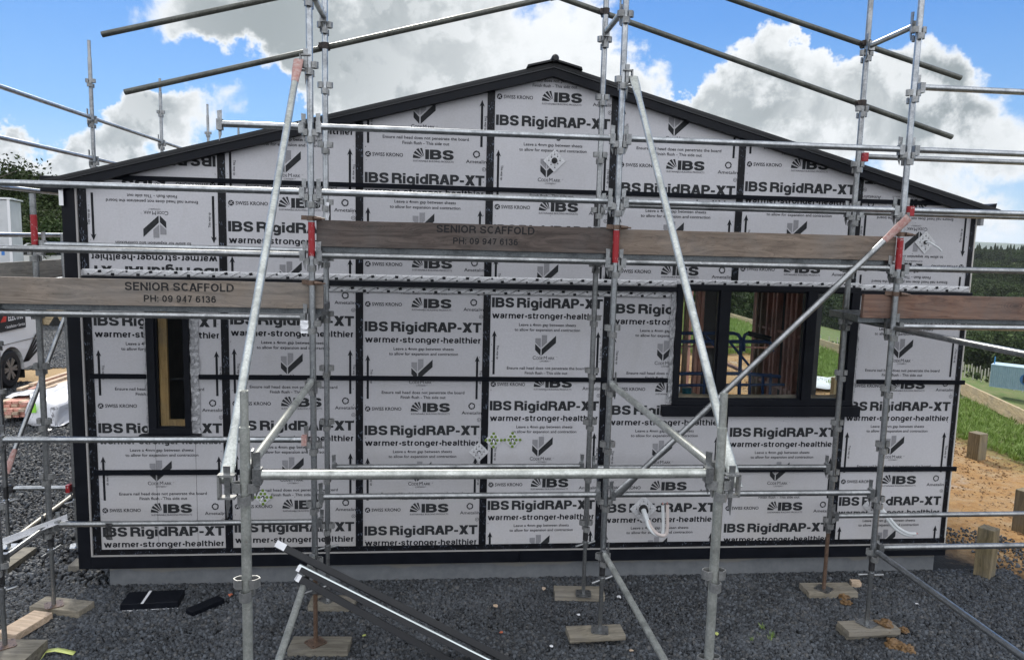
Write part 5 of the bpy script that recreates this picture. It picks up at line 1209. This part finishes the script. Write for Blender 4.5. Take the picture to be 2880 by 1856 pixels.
scatter('weed_grass', [(wx-.10, wy-.14, -.01), (wx+.14, wy-.14, -.01), (wx+.14, wy+.12, -.01), (wx-.10, wy+.12, -.01)], [(0, 1, 2, 3)], gcoll, 90, .025, .065, 27, rot=(.3, .3, math.pi))

# trees
def leaffn(c1, c2, c3):
    def f(t, b, m):
        p = t.geom(); n = t.noise(p, .55, 3, .6); n2 = t.noise(p, 4, 2, .6)
        c = t.mix(t.mapr(n, .38, .62), c1, c2); c = t.mix(t.mapr(n2, .5, .72, 0, .7), c, c3); t.l.new(c, b.inputs['Base Color']); b.inputs['Roughness'].default_value = .85; b.inputs['Specular IOR Level'].default_value = .2
    return f
LEAFD = mat('dark_bush_leaves', leaffn((.018, .030, .012), (.040, .060, .020), (.075, .095, .030)))
LEAFM = mat('mid_green_leaves', leaffn((.030, .052, .018), (.055, .085, .026), (.095, .125, .042)))
BARK = mat('grey_bark', speck((.05, .042, .034), (.11, .095, .08), 8), rough=.9)
def crown_mesh(h, w, n, leaf, seed, wispy=0.0, low=.18):
    rg = np.random.default_rng(seed); blobs = []
    for i in range(14):
        a = rg.uniform(0, 6.28); t = rg.uniform(low, .95); r_ = w*.5*(1-abs(t-.45)*1.1)*rg.uniform(.3, .95); br = min(w*rg.uniform(.14, .24), h*.3); blobs.append((r_*math.cos(a), r_*math.sin(a), min(h*t, h-br*.95), br))
    mb = MB(); V = []; F = []
    for i in range(n):
        bx, by, bz, br = blobs[rg.integers(len(blobs))]; d = rg.normal(size=3); d /= np.linalg.norm(d); r_ = br*rg.uniform(.55, 1.12); p = np.array([bx, by, bz])+d*r_*np.array([1, 1, .8])
        if wispy and bz > h*.7 and rg.uniform() < wispy: p += np.array([rg.uniform(-.1, .35)*w*.3, 0, rg.uniform(.0, .16)*h])
        u = rg.normal(size=3); u /= np.linalg.norm(u); v = np.cross(u, rg.normal(size=3)); v /= (np.linalg.norm(v)+1e-6); s = leaf*rg.uniform(.6, 1.3); b = len(V)
        V += [tuple(p-u*s), tuple(p+v*s*.55), tuple(p+u*s), tuple(p-v*s*.55)]; F.append((b, b+1, b+2, b+3))
    mb.v = V; mb.f = F; mb.sm = [False]*len(F); mb.mi = [0]*len(F); return mb
def tree(x, y, h, w, n, leaf, seed, m, label, wispy=.3, low=.05):
    z = float(gz(x, y)); h = h-z
    r = local('broadleaf_tree', (x, y, z), label, 'tree', group='dark trees behind the yard on the left'); ORG[r.name] = Vector((0, 0, 0))
    tm = MB(); tm.tube([(0, 0, -.2), (.05*w, 0, h*.3), (-.03*w, .03*w, h*.7)], .1, 8, radii=[.045*h*.5, .03*h*.5, .01*h*.5])
    for k in range(5):
        a = k*1.3+seed; z0 = h*(.2+.1*k); tm.tube([(0.02*w, 0, z0), (w*.18*math.cos(a), w*.18*math.sin(a), z0+h*.12), (w*.36*math.cos(a), w*.36*math.sin(a), z0+h*.24)], .03, 6, radii=[.05, .035, .012])
    tm.build('trunk', BARK, r); crown_mesh(h, w, n, leaf, seed, wispy, low).build('crown', m, r, fixn=False)
TL = ['tallest dark tree at the far left edge of the picture', 'dark tree with wind swept twigs left of the roof corner', 'tree with thin upright twigs just above the left eave', 'broad dark tree behind the white vehicle', 'low olive green tree beside the house corner', 'dark tree behind the white cabin', 'dark tree behind the left side scaffold posts, hidden by the roof', 'dark tree at the far end of the yard behind the house', 'dense dark shrub tree between the cabin and the house corner', 'tall dark tree leaning out beyond the left picture edge']
for i, (px, d, h, w, mm_) in enumerate(((10, 44, 6.2, 7, LEAFD), (95, 46, 5.7, 7, LEAFD), (172, 46, 5.5, 6, LEAFD), (130, 40, 4.7, 7, LEAFD), (170, 34, 3.6, 4.5, LEAFM), (-60, 42, 6.4, 7, LEAFD), (260, 48, 5.0, 7, LEAFD), (380, 54, 5.2, 8, LEAFM), (70, 36, 4.2, 7, LEAFD), (-150, 40, 6.6, 8, LEAFM))):
    dr = ray(px, 640); dr = dr/ math.hypot(dr.x, dr.y); x, y = CX+dr.x*d, CY+dr.y*d; tree(x, y, h, w, 14000, .085, 11+i, mm_, TL[i], .35 if i in (1, 2) else .15)
# bush on the hillside to the right, pines on the ridge: far woods that read as one mass
protos = []
for k in range(5):
    o = crown_mesh(7.0, 7.5, 3200, .24, 60+k, 0, .15).build('bush_tree', (LEAFD, LEAFD, LEAFM, LEAFD, LEAFM)[k], None, fixn=False); protos.append(o)
pin = []
for k in range(3):
    rg = np.random.default_rng(90+k); mb = MB(); V = []; F = []
    for i in range(1700):
        t = rg.uniform(0, 1)**.8; r_ = (1-t)**.8*3.3*rg.uniform(.2, 1); a = rg.uniform(0, 6.28); p = np.array([r_*math.cos(a), r_*math.sin(a), 1+t*13-r_*.3]); u = rg.normal(size=3); u /= np.linalg.norm(u); v = np.cross(u, rg.normal(size=3)); v /= np.linalg.norm(v)+1e-6; b = len(V); s = .27
        V += [tuple(p-u*s), tuple(p+v*s*.5), tuple(p+u*s), tuple(p-v*s*.5)]; F.append((b, b+1, b+2, b+3))
    mb.v = V; mb.f = F; mb.sm = [False]*len(F); mb.mi = [0]*len(F); mb.tube([(0, 0, 0), (0, 0, 13)], .15, 5, radii=[.2, .05]); pin.append(mb.build('pine_tree', LEAFD, None, fixn=False))
bcoll = hidden_coll('bush_kinds', protos); pcoll = hidden_coll('pine_kinds', pin)
def band(d0, d1, a0, a1, step):
    def keep(x, y): dd = math.hypot(x-CX, y-CY); a = math.degrees(math.atan2(x-CX, y-CY)); return d0 < dd < d1 and a0 < a < a1
    xs = [CX+d1*math.sin(R(a0)), CX+d1*math.sin(R(a1)), CX+d0*math.sin(R(a0))]; return grid_area(min(xs)-5, max(xs)+5, CY+d0*math.cos(R(max(abs(a0), abs(a1))))*.9, CY+d1, step, keep, -.5)
def band2(u0, u1, y0, y1, step):
    return grid_area(14, 420, y0, y1, step, lambda x, y: u0+6*mnoise.noise((y*.04, x*.02, 4)) < 17.5+1.8*(x-edgex(y)) < u1, -.6)
V, F = band2(150, 405, -40, 420, 8); scatter('hillside_bush', V, F, bcoll, .045, .75, 1.35, 41, rot=(.1, .1, math.pi))
V, F = band(50, 70, 18.5, 25, 3); scatter('near_bush', V, F, bcoll, .09, .42, .7, 43, rot=(.1, .1, math.pi))
V, F = band2(500, 600, -40, 520, 10); scatter('ridge_pines', V, F, pcoll, .05, .28, .85, 45, rot=(.03, .03, math.pi)); scatter('ridge_bush', V, F, bcoll, .06, .7, 1.25, 49, rot=(.1, .1, math.pi))

# vineyard rows
VY = []
post_src = None
vp = MB().box(-.05, .05, -.05, .05, -.3, 1.7)
k = 0
for row in range(3):
    for i in range(26):
        d = 118+row*9; px = 2285+i*24+row*9
        dr = ray(px, 1015); dr = dr/math.hypot(dr.x, dr.y); x, y = CX+dr.x*d, CY+dr.y*d; z = float(gz(x, y))
        if post_src is None:
            post_src = vp.build('vineyard_post', mat('pale_vineyard_post', color=(.48, .46, .40), rough=.9), None); o = post_src
        else: o = post_src.copy(); COL.objects.link(o)
        o.location = (x, y, z); o.rotation_euler = (0, 0, .3)
        tag(o, 'thin pale post standing in the vineyard rows below the bush', 'vineyard post', 'vineyard posts below the bush')
vines = []
for k in range(2): vines.append(crown_mesh(1.3, 1.4, 90, .22, 200+k, 0, .25).build('vine', LEAFM, None, fixn=False))
vcoll = hidden_coll('vine_kinds', vines)
V = []; F = []
for row in range(3):
    d = 118.5+row*9
    for i in range(40):
        px = 2285+i*16; dr = ray(px, 1015); dr = dr/math.hypot(dr.x, dr.y)
        for s in (-.4, .4): x, y = CX+dr.x*(d+s), CY+dr.y*(d+s); V.append((x, y, float(gz(x, y))))
    b = row*80; F += [(b+2*i, b+2*i+2, b+2*i+3, b+2*i+1) for i in range(39)]
scatter('vineyard_vines', V, F, vcoll, .9, .5, .9, 47, rot=(.1, .1, math.pi))

# ------------------------------------------------------------------ right-hand side: edging wall, posts, container, roof of a far house
ys = np.linspace(-4, 32, 37)
ew = local('retaining_wall', (float(edgex(6)), 6, 0), 'low timber edging wall running away across the grass at the right', 'retaining wall')
for k in range(2):
    mb = MB()
    for a, b in zip(ys[:-1], ys[1:]):
        x0, x1 = edgex(a)-edgex(6), edgex(b)-edgex(6); mb.bar((x0, a-6, .09+.145*k), (x1, b-6, .09+.145*k), .05, .142)
    mb.build('board', EDGEWOOD, ew)
for y in np.arange(-3, 32, 3.2): MB().box(edgex(y)-edgex(6)+.03, edgex(y)-edgex(6)+.12, y-6-.05, y-6+.05, -.3, .27).build('stake', EDGEWOOD, ew)
def timber_post(px, py, w, h, ang, label):
    c = at(px, py, 2, 0); o = MB().box(-w/2, w/2, -w/2, w/2, -.3, h).build('timber_post', POSTWOOD, None, bevel=.006); o.location = c; o.rotation_euler = (0, 0, ang); tag(o, label, 'timber post', 'square timber posts set in the clay')
timber_post(2745, 1283, .20, .40, .3, 'middle square post in the clay with ash round its foot'); timber_post(2768, 1612, .155, .50, .55, 'large square post at the edge of the gravel, nearest the house'); timber_post(2874, 1484, .16, .48, .4, 'square post cut by the right picture edge'); timber_post(2344, 1109, .11, .40, .3, 'square post seen through the right pane of the wide window')
cont = at(2783, 1080, 1, 0); d = 102; dr = ray(2783, 1080); dr = dr/math.hypot(dr.x, dr.y); cx, cy = CX+dr.x*d, CY+dr.y*d
ct = local('shipping_container', (cx, cy, -12.3), 'light blue corrugated shipping container on the grass at the right edge', 'container', rz=R(-48))
CB = mat('light_blue_container_paint', speck((.20, .30, .365), (.25, .35, .415), 3, rough=(.45, .6)))
mb = MB(); L, W, H = 6.1, 2.44, 2.6; n = 30; prof = []
for i in range(n): x = L*i/n; s = L/n; prof += [(x, 0), (x+s*.35, 0), (x+s*.5, .06), (x+s*.85, .06)]
prof.append((L, 0))
for (x0, o0), (x1, o1) in zip(prof[:-1], prof[1:]): mb.add([(x0, o0, .1), (x1, o1, .1), (x1, o1, H-.1), (x0, o0, H-.1)], [(0, 1, 2, 3)])
mb.box(0, L, .07, W, 0.02, H-.02); mb.build('body', CB, ct)
fr = MB(); 
for z in (0, H-.1): fr.box(0, L, -.02, .08, z, z+.1)
for x in (-.02, L-.1): fr.box(x, x+.12, -.03, .09, 0, H)
fr.build('frame', CB, ct); MB().box(-.05, L+.05, -.03, W, H+.001, H+.03).build('roof', mat('pale_blue_roof', color=(.45, .56, .62), rough=.5), ct)
lg = MB(); lg.add([(3.55+.68*math.cos(a), -.035, 1.30+.68*math.sin(a)) for a in np.linspace(0, 6.28, 25)[:-1]], [tuple(range(24))]); lo = lg.build('round_logo', mat('blue_logo_print', color=(.03, .12, .30), rough=.5), ct)
lt = MB()
for vs, fs, l in heavy('BO', .85, .24, .74, 1.5): lt.add([(3.15+v[0], -.045-.003*l, .88+v[1]) for v in vs], fs)
lt.build('lettering', RUBBER, ct, fixn=False)
MB().tube([(.2, .5, H), (.2, .5, H+.9)], .06, 6).build('marker_post', mat('blue_marker', color=(.05, .25, .55), rough=.5), ct)
dr = ray(2095, 868); dr = dr/math.hypot(dr.x, dr.y); d = 120; hx, hy = CX+dr.x*d, CY+dr.y*d; hz = CZ+(700-870)/FPX*d
fh = local('farm_building', (hx, hy, hz-2.4), 'white roofed farm building among the trees seen through the wide window', 'building', rz=-.5)
MB().box(-2.4, 2.4, -1.5, 1.5, -3, 2.2).build('wall', mat('pale_green_wall', color=(.30, .36, .33), rough=.8), fh); MB().prism([(-1.8, 2.2), (1.8, 2.2), (0, 2.9)], lambda p, k: ((-2.7, 2.7)[k], p[0], p[1])).build('roof', WHITEPLASTIC, fh)
# white sheet and sleepers seen through the right pane
c = at(2310, 1075, 2, .05); V = []; F = []
for i in range(7):
    for j in range(5): V.append((c.x-.9+i*.3, c.y-.8+j*.4, .05+.09*mnoise.noise((i*.7, j*.8, 3))+.22*math.exp(-((i-1)**2+(j-3)**2)*.4)))
for i in range(6):
    for j in range(4): k = i*5+j; F.append((k, k+5, k+6, k+1))
o = MB().add(V, F, True).build('plastic_sheet', WHITEPLASTIC, None, org=c, fixn=False); md = o.modifiers.new('thickness', 'SOLIDIFY'); md.thickness = .004; tag(o, 'crumpled white sheet on the clay seen through the right pane of the wide window', 'plastic sheet')
# blue trestle frames inside the house
tro = empty('scaffold_trestle', (6.2, 1.3, .2), 'blue tubular trestle frames standing inside behind the wide window', 'trestle')
YT = 1.35
def bp(x, y): return at(1860+x*.2597, 780+y*.2597, 1, YT)
def rail(pts, r=.021): return MB().tube([bp(*p) for p in pts], r, 10).build('rail', BLUE, tro)
rail([(-60, 605), (780, 605), (830, 620), (858, 660), (862, 760)]); rail([(-60, 695), (1120, 695), (1175, 705), (1195, 740), (1205, 800)]); rail([(-60, 1042), (900, 1040), (1290, 1075)]); rail([(-60, 1170), (1330, 1160)], .017)
rail([(862, 700), (840, 1318)]); rail([(895, 800), (893, 660), (905, 622), (940, 606)], .019); MB().tube([bp(938, 606), bp(1180, 665)], .03, 10).build('grip', RUBBER, tro)
for x0, x1 in ((960, 950), (1100, 1095), (1185, 1175), (470, 455)): rail([(x0, 1040), (x1, 1318)], .017)
rail([(740, 700), (955, 960)], .015); rail([(480, 630), (600, 770)], .015)
o = MB().tube([bp(275, 1300), bp(275, 1195)], .055, 20, radii=[.05, .058]).build('bucket', TEAL, None, org=bp(275, 1300)); tag(o, 'teal bucket inside the house at the left foot of the wide window', 'bucket')
tb = bp(240, 1320); o = MB().box(tb.x-.25, tb.x+.25, YT-.2, YT+.35, .2, tb.z+.01).build('work_bench', FRESH, None, org=Vector((tb.x, YT, .2))); tag(o, 'low pale bench inside the house carrying the teal bucket', 'bench')

# ------------------------------------------------------------------ left-hand side: van, timber pack, retaining wall, cabin, ute
VX = -5.77
van = local('van', (VX, 9.2, 0), 'white electrician van with a black sign, parked in the gravel yard at the left', 'van')
def wheel(parent, x, y, r=.395, w=.24, side=1):
    t = MB(); N = 36; prof = [(r*.62, -w/2), (r*.9, -w/2), (r, -w*.36), (r, w*.36), (r*.9, w/2), (r*.62, w/2)]
    for i in range(N):
        a, b = 2*math.pi*i/N, 2*math.pi*(i+1)/N
        for (r0, x0), (r1, x1) in zip(prof[:-1], prof[1:]): t.add([(x+x0, y+r0*math.cos(a), r+r0*math.sin(a)), (x+x0, y+r0*math.cos(b), r+r0*math.sin(b)), (x+x1, y+r1*math.cos(b), r+r1*math.sin(b)), (x+x1, y+r1*math.cos(a), r+r1*math.sin(a))], [(0, 1, 2, 3)], True)
    o = t.build('wheel', RUBBER, parent)
    rm = MB(); xf = x+side*w*.46; rr = r*.64
    for i in range(N):
        a, b = 2*math.pi*i/N, 2*math.pi*(i+1)/N; rm.add([(xf-side*.02, y+rr*math.cos(a), r+rr*math.sin(a)), (xf-side*.02, y+rr*math.cos(b), r+rr*math.sin(b)), (xf, y+rr*.88*math.cos(b), r+rr*.88*math.sin(b)), (xf, y+rr*.88*math.cos(a), r+rr*.88*math.sin(a))], [(0, 1, 2, 3)])
    for k in range(6):
        for e in (-.13, .13):
            a = R(60*k)+e; rm.bar((xf-side*.012, y+.04*math.cos(a), r+.04*math.sin(a)), (xf-side*.004, y+rr*.92*math.cos(a+e*.25), r+rr*.92*math.sin(a+e*.25)), .046, .024, up=(1, 0, 0))
    rm.tube([(xf-side*.03, y, r), (xf+side*.006, y, r)], .042, 14); rm.build('rim', ALLOY, o)
    MB().tube([(xf-side*.06, y, r), (xf-side*.05, y, r)], rr*.95, 24).build('brake_hub', RUBBER, o)
# body side profile (y, z): rear at +1.1, nose at -3.6
def arch(yc, r=.47): return [(yc+r*math.cos(a), .395+r*math.sin(a)) for a in np.linspace(math.radians(-10), math.radians(190), 13)]
prof = [(1.12, .36)]+[(1.12, .62), (1.06, 1.35), (.98, 1.90), (.85, 1.97), (-2.35, 1.98), (-2.6, 1.92), (-3.35, 1.20), (-3.62, 1.05), (-3.66, .45), (-3.5, .30)]
prof += [(-2.98, .30)]+arch(-2.55)[::-1]+[(-2.1, .30), (-.46, .28)]+arch(0)[::-1]+[(.46, .34)]
mb = MB(); n = len(prof); W_ = 1.72
def vx(z): return -.0-(.06*max(0, (z-1.0))/.95) if z > 1.0 else 0.0
Vv = [(vx(z), y, z) for y, z in prof]+[(-W_-vx(z), y, z) for y, z in prof]
mb.add(Vv, [tuple(range(n)), tuple(range(2*n-1, n-1, -1))]+[(i, (i+1) % n, n+(i+1) % n, n+i) for i in range(n)]); mb.build('body', WHITEPAINT, van, bevel=.02)
wheel(van, -.13, 0, side=1); wheel(van, -.13, -2.55, side=1); wheel(van, -W_+.13, 0, side=-1); wheel(van, -W_+.13, -2.55, side=-1)
MB().prism([(-2.25, 1.15), (-1.45, 1.15), (-1.45, 1.75), (-2.1, 1.75)], lambda p, k: (.004-.05*max(0, p[1]-1)-.02*k, p[0], p[1])).build('side_window', DARKGLASS, van)
MB().prism([(-3.25, 1.32), (-2.63, 1.88), (-2.60, 1.90), (-3.2, 1.34)], lambda p, k: (-.1-1.5*k, p[0]-.02, p[1]+.03)).build('windscreen', DARKGLASS, van)
MB().box(-W_+.03, -.02, 1.10, 1.22, .36, .62).build('bumper', mat('grey_bumper', color=(.20, .20, .21), rough=.5), van, bevel=.03); MB().box(-.16, -.03, 1.08, 1.14, .75, 1.3).build('tail_light', SIGNRED, van)
MB().box(-.20, -.02, .50, .515, .12, .42).build('mud_flap', RUBBER, van); MB().box(.001, .006, -3.4, 1.05, .93, .945).build('crease_line', ALLOY, van)
sg = MB().box(.003, .008, -1.0, .60, 1.21, 1.62).build('sign', RUBBER, van, bevel=.0)
lt = MB()
for vs, fs, l in heavy('ELECTRIC', .135, .2, .74, .56): lt.add([(.0095+.0002*l, -.04+v[0], 1.41+v[1]) for v in vs], fs)
for vs, fs, l in plain('\u2022 Installation \u2022 Service', .062, .01, .72): lt.add([(.0095, .20+v[0], 1.265+v[1]) for v in vs], fs)
lt.build('lettering', WHITEPRINT, sg, fixn=False); MB().add([(.0095, -.32, 1.41), (.0095, -.18, 1.55), (.0095, -.08, 1.55), (.0095, -.12, 1.41)], [(0, 1, 2, 3)]).build('red_mark', SIGNRED, sg, fixn=False)
st = MB()
for k in range(4): st.add([(.004, .42+.05*k, .48+.0*k), (.004, .50+.05*k, .46), (.004, 1.02+.015*k, .98-.11*k), (.004, 1.00, 1.04-.115*k)], [(0, 1, 2, 3)])
st.build('black_stripes', RUBBER, van, fixn=False)

pk = local('timber_pack', (-4.45, 6.22, 0), 'pack of pink framing timber half wrapped in white plastic in the gravel yard', 'timber pack', rz=R(-3))
for l in range(5):
    for i in range(10):
        if l == 4 and i > 7: continue
        x0 = .0+i*.102; e = random.uniform(-.06, .08)-(.0 if l < 3 else -.12); MB().box(x0, x0+.098, e, 7.6+e, .10+l*.05, .145+l*.05).build('board', (STUD, FRESH, STUD)[(i*2+l) % 3], pk)
for y in (.5, 3.0, 5.2): MB().box(-.05, 1.1, y, y+.09, 0, .098).build('bearer', FRESH, pk)
for i in range(5): MB().box(-.22+i*.105, -.125+i*.105, 1.0+.2*(i % 2), 9.0, .352+.05*(i % 2), .40+.05*(i % 2)).build('board', (FRESH, FRESH, STUD)[i % 3], pk)
V = []; F = []; nx, ny = 22, 38
for j in range(ny+1):
    for i in range(nx+1):
        s = i/nx*1.85-.05; x = min(s, 1.10); top = .365+.03*math.sin(s*3); z = top if s < 1.06 else top-(s-1.06)*.52; e = .22*max(0, min(1, (s-.40)/.25)); y = .42+(j-4)*.2-1.9*e*(1 if j >= 4 else 1)
        if j < 4: y = .30-1.9*e-.03*(4-j)*(e/.22)+.1*(1-e/.22); z = z-(4-j)*.10*(e/.22)
        x += .02*mnoise.noise((s*5, y*2, 1))+.22*max(0, s-1.1)*.8+(.05*mnoise.noise((j*1.3, s*6, 7)) if j < 4 else 0)
        V.append((x, y+(.05*mnoise.noise((s*8, j*.8, 3)) if j < 4 else 0), max(.02, z+.05*mnoise.noise((s*7, y*2.1, 2))+.03*mnoise.noise((s*15, y*5, 4))+.05*max(0, mnoise.noise((s*2, y*.9, 9))))))
for j in range(ny):
    for i in range(nx): k = j*(nx+1)+i; F.append((k, k+1, k+nx+2, k+nx+1))
def wrapfn(t, b, m):
    p = t.geom(); n = t.noise(t.mapping(p, (9, 1.2, 9)), 1.0, 4, .7, 1.0); t.l.new(t.mix(t.mapr(n, .60, .64), (.62, .63, .67), (.18, .18, .19)), b.inputs['Base Color']); b.inputs['Roughness'].default_value = .35
o = MB().add(V, F, True).build('plastic_wrap', mat('white_pack_wrap', wrapfn), pk, fixn=False); md = o.modifiers.new('thickness', 'SOLIDIFY'); md.thickness = .004
MB().box(.72, .82, -.20, -.19, .24, .40).build('green_tag', mat('lime_tag', color=(.35, .8, .08), rough=.5), pk)
rw = local('retaining_wall', (-10, 19.85, 0), 'low yellow timber retaining wall at the back of the gravel yard', 'retaining wall')
for k in range(6): MB().box(-16, 11.6, -.03+.004*(k % 2), .03+.004*(k % 2), .02+k*.205, .215+k*.205).build('board', EDGEWOOD, rw)
for x in np.arange(-15, 11.5, 1.2): MB().box(x-.075, x+.075, -.19, -.035, -.2, 1.3).build('retaining_post', POSTWOOD, rw)
o = MB().tube([Vector((-9.6, 19.6, .9)), Vector((-9.4, 19.5, .35)), Vector((-8.6, 18.6, .03)), Vector((-6.5, 17.5, .03))], .02, 8).build('hose', mat('cream_hose', color=(.60, .48, .36), rough=.6), None, org=Vector((-9, 19, 0))); tag(o, 'pale hose hanging over the yellow retaining wall', 'hose')
dr = ray(10, 660); dr = dr/math.hypot(dr.x, dr.y); d = 31; x, y = CX+dr.x*d, CY+dr.y*d; zc = float(gz(x, y))
cb = local('site_cabin', (x, y, zc), 'pale grey metal cabin with small stickers at the left picture edge', 'cabin', rz=.35)
topz = CZ+(640-582)/FPX*d-zc
MB().box(-2.6, .38, -1.2, 1.2, .1, topz).build('body', mat('pale_grey_panel', speck((.50, .52, .53), (.58, .60, .61), 3), rough=.5), cb, bevel=.02); MB().box(.33, .41, -1.23, -1.15, .05, topz+.02).build('corner_frame', WHITEPAINT, cb); MB().box(-2.7, .45, -1.25, 1.25, topz+.021, topz+.08).build('roof', WHITEPAINT, cb)
for a, b_, c_, d_, m in ((-.12, .0, 1.55, 1.75, WHITEPRINT), (.10, .19, 1.55, 1.72, mat('blue_sticker', color=(.05, .20, .55), rough=.5)), (-.38, -.26, 1.2, 1.9, MATS['blue_sticker'])): MB().box(a, b_, -1.205, -1.2, c_, d_).build('sticker', m, cb)
dr = ray(140, 700); dr = dr/math.hypot(dr.x, dr.y); d = 34; x, y = CX+dr.x*d, CY+dr.y*d; zc = float(gz(x, y))
ut = local('car', (x, y, zc), 'white car parked beyond the retaining wall, half hidden by the house corner', 'car', rz=.25)
mb = MB(); prof = [(-2.2, .3), (-2.25, .8), (-1.9, .98), (-1.2, 1.05), (-.55, 1.52), (1.0, 1.55), (1.9, 1.08), (2.2, 1.0), (2.2, .35)]
mb.prism(prof, lambda p, k: (p[0], -.88+1.76*k, p[1])); mb.build('body', WHITEPAINT, ut, bevel=.05); MB().prism([(-1.05, 1.06), (-.5, 1.46), (.95, 1.48), (1.6, 1.08)], lambda p, k: (p[0], -.885+1.77*k, p[1])).build('side_window', DARKGLASS, ut)
for x_ in (-1.4, 1.4):
    for y_ in (-.8, .8): MB().tube([(x_, y_-.1, .33), (x_, y_+.1, .33)], .33, 20).build('wheel', RUBBER, ut)
MB().box(-1.2, 1.2, -.6, .6, 1.62, 1.66).build('roof_rack', RUBBER, ut)

# ------------------------------------------------------------------ haze
def hazefn(t, b, m):
    t.n.remove(b); v = t.node('ShaderNodeVolumePrincipled'); v.inputs['Color'].default_value = (.86, .92, 1, 1); v.inputs['Density'].default_value = HAZE
    t.l.new(v.outputs[0], t.n['Material Output'].inputs['Volume'])
HAZE = 0.85e-4
hz_ = MB().box(-5200, 7500, -5200, 9500, -75, 210).build('haze', mat('pale_air', hazefn), None); hz_['kind'] = 'stuff'
